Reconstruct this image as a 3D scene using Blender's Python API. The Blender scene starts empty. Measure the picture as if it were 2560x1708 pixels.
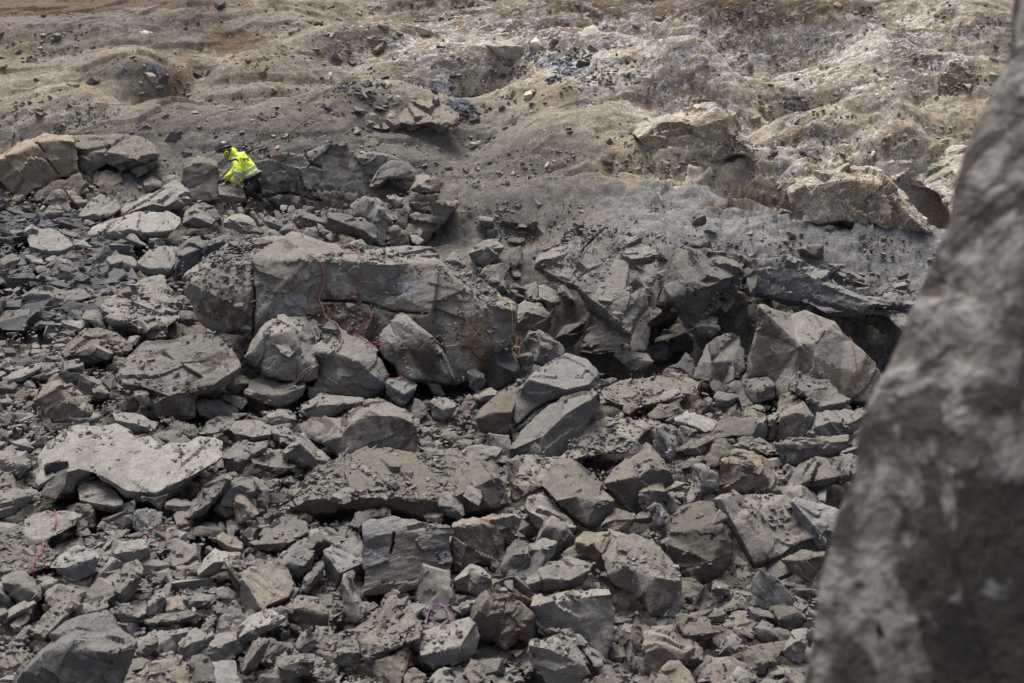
import bpy, bmesh, math, random
import numpy as np
from mathutils import Vector, Matrix
from mathutils.bvhtree import BVHTree
from mathutils.geometry import delaunay_2d_cdt

random.seed(7)
rng = np.random.default_rng(11)
S = bpy.context.scene
COL = S.collection

# ------------------------------------------------------------------ camera
CAMZ, PITCH, LENS = 9.0, math.radians(20), 50.0
FPX = LENS / 36 * 2560
cam_data = bpy.data.cameras.new('camera')
cam_data.lens = LENS; cam_data.sensor_width = 36
cam_data.clip_start = 0.1; cam_data.clip_end = 2000
cam_data.dof.use_dof = True
cam_data.dof.focus_distance = 30.0
cam_data.dof.aperture_fstop = 2.8
cam_data.dof.aperture_blades = 9
cam = bpy.data.objects.new('camera', cam_data); COL.objects.link(cam)
cam.location = (0, 0, CAMZ); cam.rotation_euler = (math.radians(90) - PITCH, 0, 0)
S.camera = cam

# ------------------------------------------------------------------ sky, sun, exposure
SUN_EL, SUN_AZ = math.radians(64), math.radians(-22)     # azimuth from +Y (away from camera) towards -X
world = bpy.data.worlds.new('World'); S.world = world; world.use_nodes = True
wn = world.node_tree.nodes; wl = world.node_tree.links
bg = wn.get('Background') or wn.new('ShaderNodeBackground')
sky = wn.new('ShaderNodeTexSky'); sky.sky_type = 'NISHITA'; sky.sun_disc = False
sky.sun_elevation = SUN_EL; sky.sun_rotation = SUN_AZ
sky.air_density = 1.0; sky.dust_density = 5.0; sky.ozone_density = 0.6
hs_ = wn.new('ShaderNodeHueSaturation'); hs_.inputs['Saturation'].default_value = .72
wl.new(sky.outputs[0], hs_.inputs['Color']); wl.new(hs_.outputs[0], bg.inputs[0]); bg.inputs[1].default_value = 0.095
sun = bpy.data.lights.new('sun', 'SUN'); sun.energy = 2.6; sun.angle = math.radians(32)
sun.color = (1.0, 0.975, 0.94)
sun_o = bpy.data.objects.new('sun', sun); COL.objects.link(sun_o)
sd = Vector((math.sin(SUN_AZ) * math.cos(SUN_EL), math.cos(SUN_AZ) * math.cos(SUN_EL), math.sin(SUN_EL)))
sun_o.rotation_euler = sd.to_track_quat('Z', 'Y').to_euler(); sun_o.location = (0, 20, 40)
S.view_settings.view_transform = 'Standard'; S.view_settings.look = 'None'
S.view_settings.gamma = 1.0; S.view_settings.exposure = 0.46

CF = np.array([0, math.cos(PITCH), -math.sin(PITCH)]); CU = np.array([0, math.sin(PITCH), math.cos(PITCH)])
CX = np.array([1.0, 0, 0]); CP = np.array([0, 0, CAMZ])
def pdir(px, py):
    return CF + CX * ((px - 1280) / FPX) + CU * ((854 - py) / FPX)
def pt(px, py, c):
    return CP + c * pdir(px, py)
def pts(a):                                   # (n,3) px,py,depth -> world
    a = np.asarray(a, float)
    u = (a[:, 0] - 1280) / FPX; v = (854 - a[:, 1]) / FPX; c = a[:, 2:3]
    return CP + c * (CF + u[:, None] * CX + v[:, None] * CU)
def topx(P):
    d = P - CP; c = d @ CF
    cs = np.where(np.abs(c) < .1, .1, c)
    return 1280 + FPX * (d @ CX) / cs, 854 - FPX * (d @ CU) / cs, c

# ------------------------------------------------------------------ numpy noise
def h32(i, j, k, s):
    h = (i.astype(np.int64) * 73856093) ^ (j.astype(np.int64) * 19349663) ^ (k.astype(np.int64) * 83492791) ^ (s * 2654435761)
    h &= 0xffffffff
    h ^= h >> 16; h = (h * 0x45d9f3b) & 0xffffffff
    h ^= h >> 16; h = (h * 0x45d9f3b) & 0xffffffff
    h ^= h >> 16
    return h
def r01(h, n):
    return (((h * (2 * n + 1) * 40503) ^ (h >> (3 + n))) & 0xffff) / 65535.0
def vnoise(P, seed=0):
    F = np.floor(P); f = P - F; F = F.astype(np.int64); f = f * f * (3 - 2 * f)
    out = 0
    for dx in (0, 1):
        wx = f[:, 0] if dx else 1 - f[:, 0]
        for dy in (0, 1):
            wy = f[:, 1] if dy else 1 - f[:, 1]
            for dz in (0, 1):
                wz = f[:, 2] if dz else 1 - f[:, 2]
                out = out + wx * wy * wz * ((h32(F[:, 0] + dx, F[:, 1] + dy, F[:, 2] + dz, seed) & 0xffff) / 65535.0)
    return out * 2 - 1
def fbm(P, scale, octv=4, seed=0, rough=.5):
    a, t, s = 1.0, 0, scale
    n = 0
    for o in range(octv):
        t = t + a * vnoise(P * s + 17.3 * o, seed + o); n += a
        a *= rough; s *= 2.03
    return t / n
def facet(P, scale, seed=0, jit=.9):
    """piecewise-planar chips: each voronoi cell is a randomly tilted plane (metres)"""
    Q = P * scale; F = np.floor(Q).astype(np.int64)
    best = np.full(len(Q), 1e9); val = np.zeros(len(Q))
    for dx in (-1, 0, 1):
        for dy in (-1, 0, 1):
            for dz in (-1, 0, 1):
                i, j, k = F[:, 0] + dx, F[:, 1] + dy, F[:, 2] + dz
                h = h32(i, j, k, seed)
                ex = Q[:, 0] - i - .5 - jit * (r01(h, 0) - .5)
                ey = Q[:, 1] - j - .5 - jit * (r01(h, 1) - .5)
                ez = Q[:, 2] - k - .5 - jit * (r01(h, 2) - .5)
                d = ex * ex + ey * ey + ez * ez
                m = d < best
                v = ex * (r01(h, 3) - .5) * 2 + ey * (r01(h, 4) - .5) * 2 + ez * (r01(h, 5) - .5) * 2 + (r01(h, 6) - .5) * .12
                best = np.where(m, d, best); val = np.where(m, v, val)
    return val / scale
def smooth(a, b, x):
    t = np.clip((x - a) / (b - a), 0, 1); return t * t * (3 - 2 * t)

# ------------------------------------------------------------------ materials
def nt(name):
    m = bpy.data.materials.new(name); m.use_nodes = True
    t = m.node_tree
    for n in list(t.nodes): t.nodes.remove(n)
    o = t.nodes.new('ShaderNodeOutputMaterial'); b = t.nodes.new('ShaderNodeBsdfPrincipled')
    t.links.new(b.outputs[0], o.inputs[0])
    return m, t, b
def N(t, typ, **kw):
    n = t.nodes.new(typ)
    for k, v in kw.items():
        if k.startswith('i_'):
            n.inputs[int(k[2:])].default_value = v
        else: setattr(n, k, v)
    return n
def noise(t, vec, scale, detail=6, rough=.6, dist=0.0):
    n = t.nodes.new('ShaderNodeTexNoise'); n.inputs['Scale'].default_value = scale
    n.inputs['Detail'].default_value = detail; n.inputs['Roughness'].default_value = rough
    n.inputs['Distortion'].default_value = dist
    t.links.new(vec, n.inputs['Vector']); return n.outputs[0]
def ramp(t, fac, lo, hi, a=0.0, b=1.0):
    n = t.nodes.new('ShaderNodeMapRange'); n.interpolation_type = 'SMOOTHSTEP'
    n.inputs['From Min'].default_value = lo; n.inputs['From Max'].default_value = hi
    n.inputs['To Min'].default_value = a; n.inputs['To Max'].default_value = b
    t.links.new(fac, n.inputs['Value']); return n.outputs[0]
def mix(t, fac, a, b, mode='MIX'):
    n = t.nodes.new('ShaderNodeMix'); n.data_type = 'RGBA'; n.blend_type = mode
    for s, v in ((0, fac), (6, a), (7, b)):
        if isinstance(v, (int, float)): n.inputs[s].default_value = v
        elif isinstance(v, tuple): n.inputs[s].default_value = (*v, 1) if len(v) == 3 else v
        else: t.links.new(v, n.inputs[s])
    return n.outputs[2]
def mth(t, op, a, b=None):
    n = t.nodes.new('ShaderNodeMath'); n.operation = op
    for s, v in ((0, a), (1, b)):
        if v is None: continue
        if isinstance(v, (int, float)): n.inputs[s].default_value = v
        else: t.links.new(v, n.inputs[s])
    return n.outputs[0]
def vscale(t, vec, s):
    n = t.nodes.new('ShaderNodeVectorMath'); n.operation = 'MULTIPLY'; n.inputs[1].default_value = s
    t.links.new(vec, n.inputs[0]); return n.outputs[0]
def bump(t, b, h, strength, dist):
    n = t.nodes.new('ShaderNodeBump'); n.inputs['Strength'].default_value = strength
    n.inputs['Distance'].default_value = dist
    t.links.new(h, n.inputs['Height']); t.links.new(n.outputs[0], b.inputs['Normal'])

def rock_mat(name, dust, base, alt, stain, stain_lo=.56, dust_amt=.85, fleck=.5, strata=0.35, island=False, ss=2.1, sa=.8):
    m, t, b = nt(name)
    tc = N(t, 'ShaderNodeTexCoord').outputs['Object']
    if island:
        rnd = N(t, 'ShaderNodeNewGeometry').outputs['Random Per Island']
    else:
        rnd = N(t, 'ShaderNodeObjectInfo').outputs['Random']
    off = N(t, 'ShaderNodeVectorMath', operation='ADD')
    cx = N(t, 'ShaderNodeCombineXYZ'); sc = mth(t, 'MULTIPLY', rnd, 37.0)
    for i in range(3): t.links.new(sc, cx.inputs[i])
    t.links.new(tc, off.inputs[0]); t.links.new(cx.outputs[0], off.inputs[1]); v = off.outputs[0]
    rot = N(t, 'ShaderNodeVectorRotate', rotation_type='EULER_XYZ'); t.links.new(v, rot.inputs[0])
    rot.inputs['Rotation'].default_value = (.5, .35, .4)
    sv = vscale(t, rot.outputs[0], (1.0, 1.6, 9.0))
    n_big = noise(t, v, 1.3, 3, .55, .4)
    n_mid = noise(t, v, 7, 6, .65)
    n_fine = noise(t, v, 42, 5, .7)
    n_pt = noise(t, v, 3.4, 7, .7, .6)
    n_str = noise(t, sv, 2.2, 6, .6, .3)
    col = mix(t, ramp(t, n_big, .38, .62), base, alt)
    col = mix(t, ramp(t, n_str, .42, .66, 0, .45 if strata else 0.0), col, tuple(c * .62 for c in base))
    col = mix(t, mth(t, 'MULTIPLY', mth(t, 'FRACT', mth(t, 'MULTIPLY', rnd, 13.7)), .42), col, (.135, .143, .162))
    # dust lying on the faces that look up
    geo = N(t, 'ShaderNodeNewGeometry'); sep = N(t, 'ShaderNodeSeparateXYZ'); t.links.new(geo.outputs['Normal'], sep.inputs[0])
    up = mth(t, 'ADD', sep.outputs[2], mth(t, 'MULTIPLY', mth(t, 'SUBTRACT', n_mid, .5), .9))
    dm = ramp(t, up, .18, .75, .12, dust_amt)
    col = mix(t, dm, col, dust)
    # stains, then placed marks; the great slab's dark ones also paint in shade
    sf = ramp(t, noise(t, v, ss, 7, .68, .8), stain_lo, stain_lo + .09, 0, sa)
    col = mix(t, sf, col, stain)
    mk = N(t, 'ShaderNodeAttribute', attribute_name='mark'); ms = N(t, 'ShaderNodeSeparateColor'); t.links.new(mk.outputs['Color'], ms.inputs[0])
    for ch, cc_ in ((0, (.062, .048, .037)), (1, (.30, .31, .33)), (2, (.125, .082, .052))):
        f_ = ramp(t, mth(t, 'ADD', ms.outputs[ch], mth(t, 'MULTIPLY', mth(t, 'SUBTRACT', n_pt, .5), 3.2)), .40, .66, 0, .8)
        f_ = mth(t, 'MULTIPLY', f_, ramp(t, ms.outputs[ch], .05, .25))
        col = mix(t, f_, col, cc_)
    # grain: darker and lighter specks
    g = ramp(t, n_fine, .3, .72, .74, 1.22)
    g2 = ramp(t, n_mid, .3, .7, .84, 1.15)
    vr = mth(t, 'ADD', mth(t, 'MULTIPLY', rnd, .56), .72)
    k = mth(t, 'MULTIPLY', mth(t, 'MULTIPLY', g, g2), vr)
    kk = N(t, 'ShaderNodeCombineColor')
    for i in range(3): t.links.new(k, kk.inputs[i])
    col = mix(t, 1.0, col, kk.outputs[0], 'MULTIPLY')
    fl = ramp(t, noise(t, v, 16, 4, .75, 1.5), .68, .76, 0, fleck)
    col = mix(t, fl, col, (.42, .43, .44))
    t.links.new(col, b.inputs['Base Color']); b.inputs['Roughness'].default_value = .92
    b.inputs['Specular IOR Level'].default_value = .25
    hsum = mth(t, 'ADD', mth(t, 'MULTIPLY', n_mid, 1.0), mth(t, 'MULTIPLY', n_fine, .35))
    hsum = mth(t, 'ADD', hsum, mth(t, 'MULTIPLY', n_str, strata * 2))
    bump(t, b, hsum, .7, .02)
    return m
# colours are real-world albedos, with shade mixed into the darker brown-grey
G_DUST, G_BASE, G_ALT = (.232, .214, .188), (.146, .139, .13), (.19, .177, .158)
MATS = {
 'g': rock_mat('grey_rock', G_DUST, G_BASE, G_ALT, (.085, .076, .066), .60),
 'l': rock_mat('pale_rock', (.252, .236, .21), (.21, .204, .195), (.195, .182, .163), (.12, .105, .09), .66),
 'b': rock_mat('blue_grey_rock', (.235, .222, .203), (.15, .154, .168), (.125, .127, .136), (.09, .088, .09), .62),
 'd': rock_mat('dark_slate_rock', (.15, .139, .125), (.068, .068, .072), (.088, .085, .085), (.045, .043, .042), .60, .5),
 't': rock_mat('tan_rock', (.34, .285, .215), (.24, .185, .125), (.21, .175, .135), (.12, .078, .045), .60),
 'r': rock_mat('rusty_rock', (.225, .197, .162), (.135, .108, .085), (.19, .14, .095), (.125, .066, .034), .56),
 'k': rock_mat('stained_rock', (.245, .222, .192), (.15, .14, .128), (.16, .15, .14), (.07, .056, .043), .50, .7),
 's': rock_mat('banded_rock', (.20, .185, .165), (.175, .178, .20), (.19, .165, .135), (.09, .07, .052), .62, .5, strata=1.2),
 'o': rock_mat('orange_rock', (.42, .25, .10), (.40, .22, .075), (.34, .20, .09), (.2, .12, .06), .64),
 'e': rock_mat('earthy_rock', (.225, .198, .162), (.165, .142, .112), (.185, .158, .125), (.095, .072, .05), .57, .9),
 'n': rock_mat('light_tan_grey_rock', (.265, .238, .198), (.20, .18, .152), (.225, .20, .165), (.11, .085, .06), .62),
 'm': rock_mat('boulder_face_rock', (.255, .232, .198), (.198, .178, .15), (.225, .205, .175), (.085, .064, .045), .545, .75, ss=1.1, sa=.75),
 'h': rock_mat('hillside_rock', (.33, .282, .215), (.29, .245, .185), (.35, .315, .26), (.15, .112, .075), .60, .85, fleck=.9, strata=.2),
 'q': rock_mat('shade_dimmed_damp_brown_rock', (.185, .165, .137), (.118, .107, .093), (.15, .133, .112), (.07, .058, .046), .57, .8),  # damp brown grey, with the dim light of the lower right put into the colour
 'w': rock_mat('cream_rock', (.60, .54, .42), (.56, .49, .36), (.50, .44, .33), (.30, .24, .16), .66),
}

# ------------------------------------------------------------------ ground surface S(x,y)
CTRL = []   # px, py, c
for px in (-500, 0, 450, 900, 1250):
    for py, c in ((1708, 14.3), (1400, 16.6), (1150, 19.0), (950, 21.6), (800, 23.9), (700, 25.7), (600, 27.8), (530, 29.5)):
        if px == 1250 and py < 700: continue
        CTRL.append((px, py, c))
for px in (1600, 2000, 2500, 3000):
    for py, c in ((1708, 14.4), (1400, 16.8), (1150, 19.4), (1000, 21.5)): CTRL.append((px, py, c))
for px in (-500, 0, 300, 600, 900):
    for py, c in ((440, 30.9), (380, 31.8), (250, 34.2), (120, 37.2), (0, 40.6), (-150, 45.5)): CTRL.append((px, py, c))
for px in (1280, 1560):
    for py, c in ((640, 27.2), (560, 28.3), (430, 30.3), (300, 32.8), (150, 36.3), (0, 40.4), (-150, 45.3)):
        if px == 1560 and py > 600: continue
        CTRL.append((px, py, c))
CTRL += [(1480, 900, 25.2), (1440, 860, 26.0), (1600, 880, 24.6), (1350, 760, 25.6), (1250, 800, 24.4),
         (1750, 900, 23.6), (1750, 700, 25.2), (1650, 640, 26.4), (1850, 690, 25.3), (1850, 610, 27.4),
         (2000, 880, 24.0), (2200, 900, 24.2), (2000, 745, 25.0), (2150, 740, 25.2), (2100, 600, 27.9), (2350, 760, 25.3), (2350, 600, 28.2), (2600, 900, 24.5), (2700, 620, 28.5)]
for px in (1900, 2200, 2500, 2900):
    for py, c in ((545, 31.2), (430, 32.6), (330, 34.0), (200, 36.6), (80, 39.4), (0, 41.6), (-150, 46)): CTRL.append((px, py, c))
cw = pts(CTRL)
extra = []
for x in (-30, -10, -3, 3, 10, 30):
    extra += [(x, 11, 1.05), (x, 7.5, 2.2), (x, 4.5, 4.6), (x, 2.0, 6.6), (x, -4, 7.3), (x, -25, 7.4)]
    extra += [(x * 1.5, 52, 8.0), (x * 2, 75, 13.5), (x * 3, 140, 19)]
for y in (14, 20, 26): extra += [(-34, y, 1.5), (34, y, 1.5)]
for y in (32, 38): extra += [(-36, y, 3.6), (36, y, 3.6)]
cw = np.vstack([cw, np.array(extra)])
def Phi(r): return r
A = np.linalg.norm(cw[:, None, :2] - cw[None, :, :2], axis=2)
n0 = len(cw); M = np.zeros((n0 + 3, n0 + 3)); M[:n0, :n0] = Phi(A) - np.eye(n0) * .25
M[:n0, n0] = 1; M[:n0, n0 + 1:] = cw[:, :2]; M[n0, :n0] = 1; M[n0 + 1:, :n0] = cw[:, :2].T
W = np.linalg.solve(M, np.concatenate([cw[:, 2], np.zeros(3)]))
def S0(x, y):
    out = np.empty(len(x))
    for a in range(0, len(x), 20000):
        X = x[a:a + 20000]; Y = y[a:a + 20000]
        r = np.sqrt((X[:, None] - cw[None, :, 0]) ** 2 + (Y[:, None] - cw[None, :, 1]) ** 2 + .15)
        out[a:a + 20000] = Phi(r) @ W[:n0] + W[n0] + W[n0 + 1] * X + W[n0 + 2] * Y
    return out
# humps and gullies on the slope: px, py, rx(m), ry(m), amp, angle(deg)
HUMPS = [(2060, 800, 2.6, .8, -.75, 0), (1480, 855, 1.5, 1.0, -1.8, 0), (820, 452, 2.9, 0.62, -0.85, 4), (620, 480, 0.8, 0.6, -0.35, 0), (300, 330, 2.6, 1.0, 0.51, 0), (120, 300, 2.4, 1.2, 0.51, 10), (430, 235, 0.7, 1.8, -1.09, -25), (330, 200, 1.6, 1.0, 0.65, -15), (600, 200, 2.2, 0.9, 0.72, 12), (760, 330, 2.2, 1.0, 0.43, 15), (960, 280, 2.0, 0.9, 0.65, 0), (900, 130, 2.6, 0.9, 0.65, 15), (1080, 170, 1.6, 0.8, 0.51, 20), (1210, 205, 1.0, 0.6, -0.8, 30), (1400, 175, 1.9, 0.8, 0.94, -8), (1330, 60, 2.6, 0.8, 0.58, 10), (1540, 110, 1.3, 0.6, -0.65, 0), (1480, 330, 2.6, 1.0, 0.35, 15), (1180, 330, 1.2, 1.6, -0.65, 20), (1660, 240, 3.2, 1.1, 0.87, 14), (1790, 300, 1.6, 0.9, 1.09, -25), (2000, 120, 4.2, 1.2, 1.38, -3), (2230, 150, 1.5, 0.9, 0.72, -20), (2260, 130, 1.2, 2.2, -1.01, 20), (2420, 90, 2.0, 1.3, 0.87, 15), (1900, 185, 2.2, 0.6, -0.51, 8), (2300, 210, 2.4, 1.0, 1.16, -12), (1960, 300, 1.2, 1.5, -0.72, 25), (2100, 250, 2.0, 0.8, 0.58, -8), (1850, 440, 1.4, 0.9, 0.43, 0), (2080, 425, 1.9, 0.8, 1.45, -6), (2230, 480, 1.3, 0.9, 0.7, -35), (2380, 400, 1.7, 1.4, 1.16, -30), (2010, 380, 1.6, 0.5, -0.65, 10), (1760, 480, 2.2, 0.8, 0.45, -8), (2280, 350, 1.1, 0.5, -0.58, 15), (2400, 560, 0.8, 1.5, -0.8, 0), (600, 60, 3.0, 0.8, 0.58, 8), (200, 110, 3.4, 0.8, 0.58, -5), (1750, 40, 3.0, 0.8, 0.58, 5), (1080, 30, 1.6, 0.7, 0.58, 0), (450, 90, 1.2, 0.7, 0.51, 0), (700, 90, 1.6, 0.7, 0.43, 0), (1650, 520, 2.4, 1.0, 0.3, 0), (1300, 500, 1.6, 1.2, 0.35, 0), (1100, 480, 0.8, 1.6, 0.3, 0), (1290, 575, 0.9, 0.7, -0.5, 0), (2050, 605, 6, 1.0, 0.42, 0), (2000, 548, 6, 0.8, -0.55, 0), (1950, 505, 3.5, 0.9, 0.6, 0), (2300, 520, 2.2, 0.9, 0.7, 0), (1700, 515, 2.0, 0.8, 0.25, 0), (1000, 90, 1.4, 0.4, 0.35, 15), (1330, 120, 1.5, 0.35, 0.3, 10), (870, 150, 1.4, 0.4, 0.3, 15), (1700, 200, 1.6, 0.4, 0.3, 12), (2150, 95, 1.5, 0.4, 0.35, 5), (650, 255, 1.8, 0.4, 0.3, 10), (150, 230, 1.8, 0.4, 0.35, 5), (1500, 270, 1.6, 0.4, 0.35, 15), (1750, 160, 1.4, 0.35, 0.3, 5), (1960, 200, 1.2, 0.35, 0.3, -15), (2200, 300, 1.0, 0.5, 0.45, -30), (2050, 360, 0.9, 0.5, 0.4, -30)]
HW = []
for px, py, rx, ry, am, an in HUMPS:
    lo, hi = 20.0, 60.0
    d = pdir(px, py)
    for _ in range(40):
        c = (lo + hi) / 2; p = CP + c * d
        if S0(p[:1], p[1:2])[0] < p[2]: lo = c
        else: hi = c
    HW.append((p[0], p[1], rx, ry, am, math.radians(an)))
def S1(x, y):
    z = S0(x, y)
    for hx, hy, rx, ry, am, an in HW:
        dx, dy = x - hx, y - hy
        a = (dx * math.cos(an) + dy * math.sin(an)) / rx; b = (-dx * math.sin(an) + dy * math.cos(an)) / ry
        q = a * a + b * b
        z = z + am * np.exp(-q ** (1.4 if am > 0 else 1.0))
    hill = smooth(30, 33, y)
    P = np.stack([x, y, np.zeros_like(x)], 1)
    z = z + hill * (.20 * fbm(P * np.array([.8, 1.2, 1]), .4, 2, 5) + .045 * fbm(P, 1.4, 3, 9)) + (1 - hill) * .10 * fbm(P, .8, 2, 3)
    return z
def mesh_from(name, V, F, mat=None, smooth_=True):
    me = bpy.data.meshes.new(name)
    V = np.asarray(V, np.float32); F = np.asarray(F, np.int32)
    me.vertices.add(len(V)); me.vertices.foreach_set('co', V.ravel())
    k = F.shape[1]
    me.loops.add(F.size); me.loops.foreach_set('vertex_index', F.ravel())
    me.polygons.add(len(F)); me.polygons.foreach_set('loop_start', np.arange(0, F.size, k, dtype=np.int32))
    me.polygons.foreach_set('loop_total', np.full(len(F), k, np.int32))
    me.polygons.foreach_set('use_smooth', np.full(len(F), smooth_, bool))
    me.update(calc_edges=True)
    if mat: me.materials.append(mat)
    return me
def gridF(nr, nc):
    i = np.arange(nr - 1)[:, None] * nc + np.arange(nc - 1)[None, :]
    return np.stack([i, i + 1, i + nc + 1, i + nc], -1).reshape(-1, 4)
# coarse copy of the surface, used to rest things on
yy = np.concatenate([np.arange(8, 34, .16), np.arange(34, 62, .25)])
xx = np.linspace(-.62, .62, 190)
GX = xx[None, :] * (yy[:, None] + 4); GY = np.repeat(yy[:, None], len(xx), 1)
GZ = S1(GX.ravel(), GY.ravel())
GV = np.stack([GX.ravel(), GY.ravel(), GZ], 1); GF = gridF(len(yy), len(xx))
groundT = BVHTree.FromPolygons(GV.tolist(), GF.tolist())
def cast(px, py, trees):
    d = Vector(pdir(px, py)); L = d.length; o = Vector(CP); best = None
    for tr in trees:
        h = tr.ray_cast(o, d.normalized(), 200)
        if h[0] is not None and (best is None or h[3] < best[3]): best = h
    if best is None: return None
    return best[3] / L, best
def tagk(o, label=None, cat=None, group=None, kind=None):
    if label: o['label'] = label
    if cat: o['category'] = cat
    if group: o['group'] = group
    if kind: o['kind'] = kind
    return o

# ------------------------------------------------------------------ rocks from their faces
ROCKS = []          # finished: dict(obj, tree, bbox, verts, faces, label)
def distpoly(P, poly, closed=True):
    d = np.full(len(P), 1e9); n = len(poly)
    for i in range(n if closed else n - 1):
        a = poly[i]; b = poly[(i + 1) % n]; ab = b - a
        t = np.clip(((P - a) @ ab) / max(ab @ ab, 1e-9), 0, 1)
        d = np.minimum(d, np.linalg.norm(P - a - t[:, None] * ab, axis=1))
    return d
def start_depth(opts, outline):
    ol = np.array(outline, float); x0, y0 = ol.min(0); x1, y1 = ol.max(0)
    bx = ol[ol[:, 1] > y1 - .25 * (y1 - y0)][:, 0].mean()
    if 'c' in opts: return float(opts['c'])
    hit = cast(bx, min(y1 - 2, 1760), [groundT]); c0 = hit[0] if hit else 14.0
    if y1 > 1708: c0 = min(c0, 14.3)
    return c0
def coarse_rock(opts, outline, ridges, c0):
    ol = np.array(outline, float)
    x0, y0 = ol.min(0); x1, y1 = ol.max(0); w, h = x1 - x0, y1 - y0
    bx = ol[ol[:, 1] > y1 - .25 * h][:, 0].mean()
    ppm = FPX / c0; k = float(opts.get('k', 1.25)); size = math.sqrt(w * h) / ppm
    bul = float(opts.get('b', .16)) * min(w, h) / ppm
    ry = None
    if ridges:
        r = max(ridges, key=lambda q: max(p[0] for p in q) - min(p[0] for p in q))
        r = sorted(r); ry = (np.array([p[0] for p in r]), np.array([p[1] for p in r]))
    def dep(x, y):
        hh = (y1 - y) / ppm
        if ry is None: return hh * k * .62
        yr = np.interp(x, *ry); fr = (y1 - max(yr, y)) / ppm * .28
        return fr + (max(0, yr - y) / ppm) * k
    V2 = [tuple(p[:2]) for p in outline]; D = [dep(*p[:2]) for p in V2]; E = []
    nO = len(V2)
    for r in ridges:
        prev = None
        for p in r:
            q = (p[0], p[1]); idx = None
            for i in range(len(V2)):
                if abs(V2[i][0] - q[0]) + abs(V2[i][1] - q[1]) < 3: idx = i
            if idx is None:
                V2.append(q); D.append(dep(*q) - bul + (p[2] if len(p) > 2 else 0)); idx = len(V2) - 1
            if prev is not None and prev != idx: E.append((prev, idx))
            prev = idx
    edges = [(i, (i + 1) % nO) for i in range(nO)] + E
    vo, eo, fo, ov, oe, of = delaunay_2d_cdt([Vector(v) for v in V2], edges, [list(range(nO))], 1, 1e-3)
    n = len(vo); vv = np.array([tuple(v) for v in vo]); V2a = np.array(V2); Da = np.array(D)
    dd = np.zeros(n)
    for i in range(n):
        dist = np.linalg.norm(V2a - vv[i], axis=1); j = dist.argmin()
        if dist[j] < .5: dd[i] = Da[j]
        else:
            wt = 1 / dist ** 3; dd[i] = (wt * Da).sum() / wt.sum()
    rim = []
    for i in range(nO):
        rim.append(int(np.linalg.norm(vv - ol[i], axis=1).argmin()))
    F = [list(f) for f in fo]
    a = 0
    for f in F:
        p, q, r_ = vv[f[0]], vv[f[1]], vv[f[2]]; a += (q[0] - p[0]) * (r_[1] - p[1]) - (q[1] - p[1]) * (r_[0] - p[0])
    if a > 0: F = [f[::-1] for f in F]
    W3 = pts(np.column_stack([vv, c0 + dd]))
    cen = ol.mean(0); thick = float(opts.get('t', .55)) * min(w, 1.6 * h) / ppm
    back = pts(np.column_stack([cen + (ol - cen) * .80, c0 + np.array([dep(*p) for p in ol]) * .8 + thick]))
    low = ol[:, 1] > y1 - .3 * h; back[low, 2] -= .12 * size
    V = np.vstack([W3, back, back.mean(0)[None]]); nb = n; cidx = n + nO
    area = 0
    for i in range(nO):
        j = (i + 1) % nO
        F.append([rim[i], rim[j], nb + j]); F.append([rim[i], nb + j, nb + i]); F.append([nb + i, nb + j, cidx])
    return dict(V=V, F=F, ol=ol, ppm=ppm, size=size, w=w, h=h, bx=bx, bb=(x0, y0, x1, y1), dmax=dd.max(), c0=c0)
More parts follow.
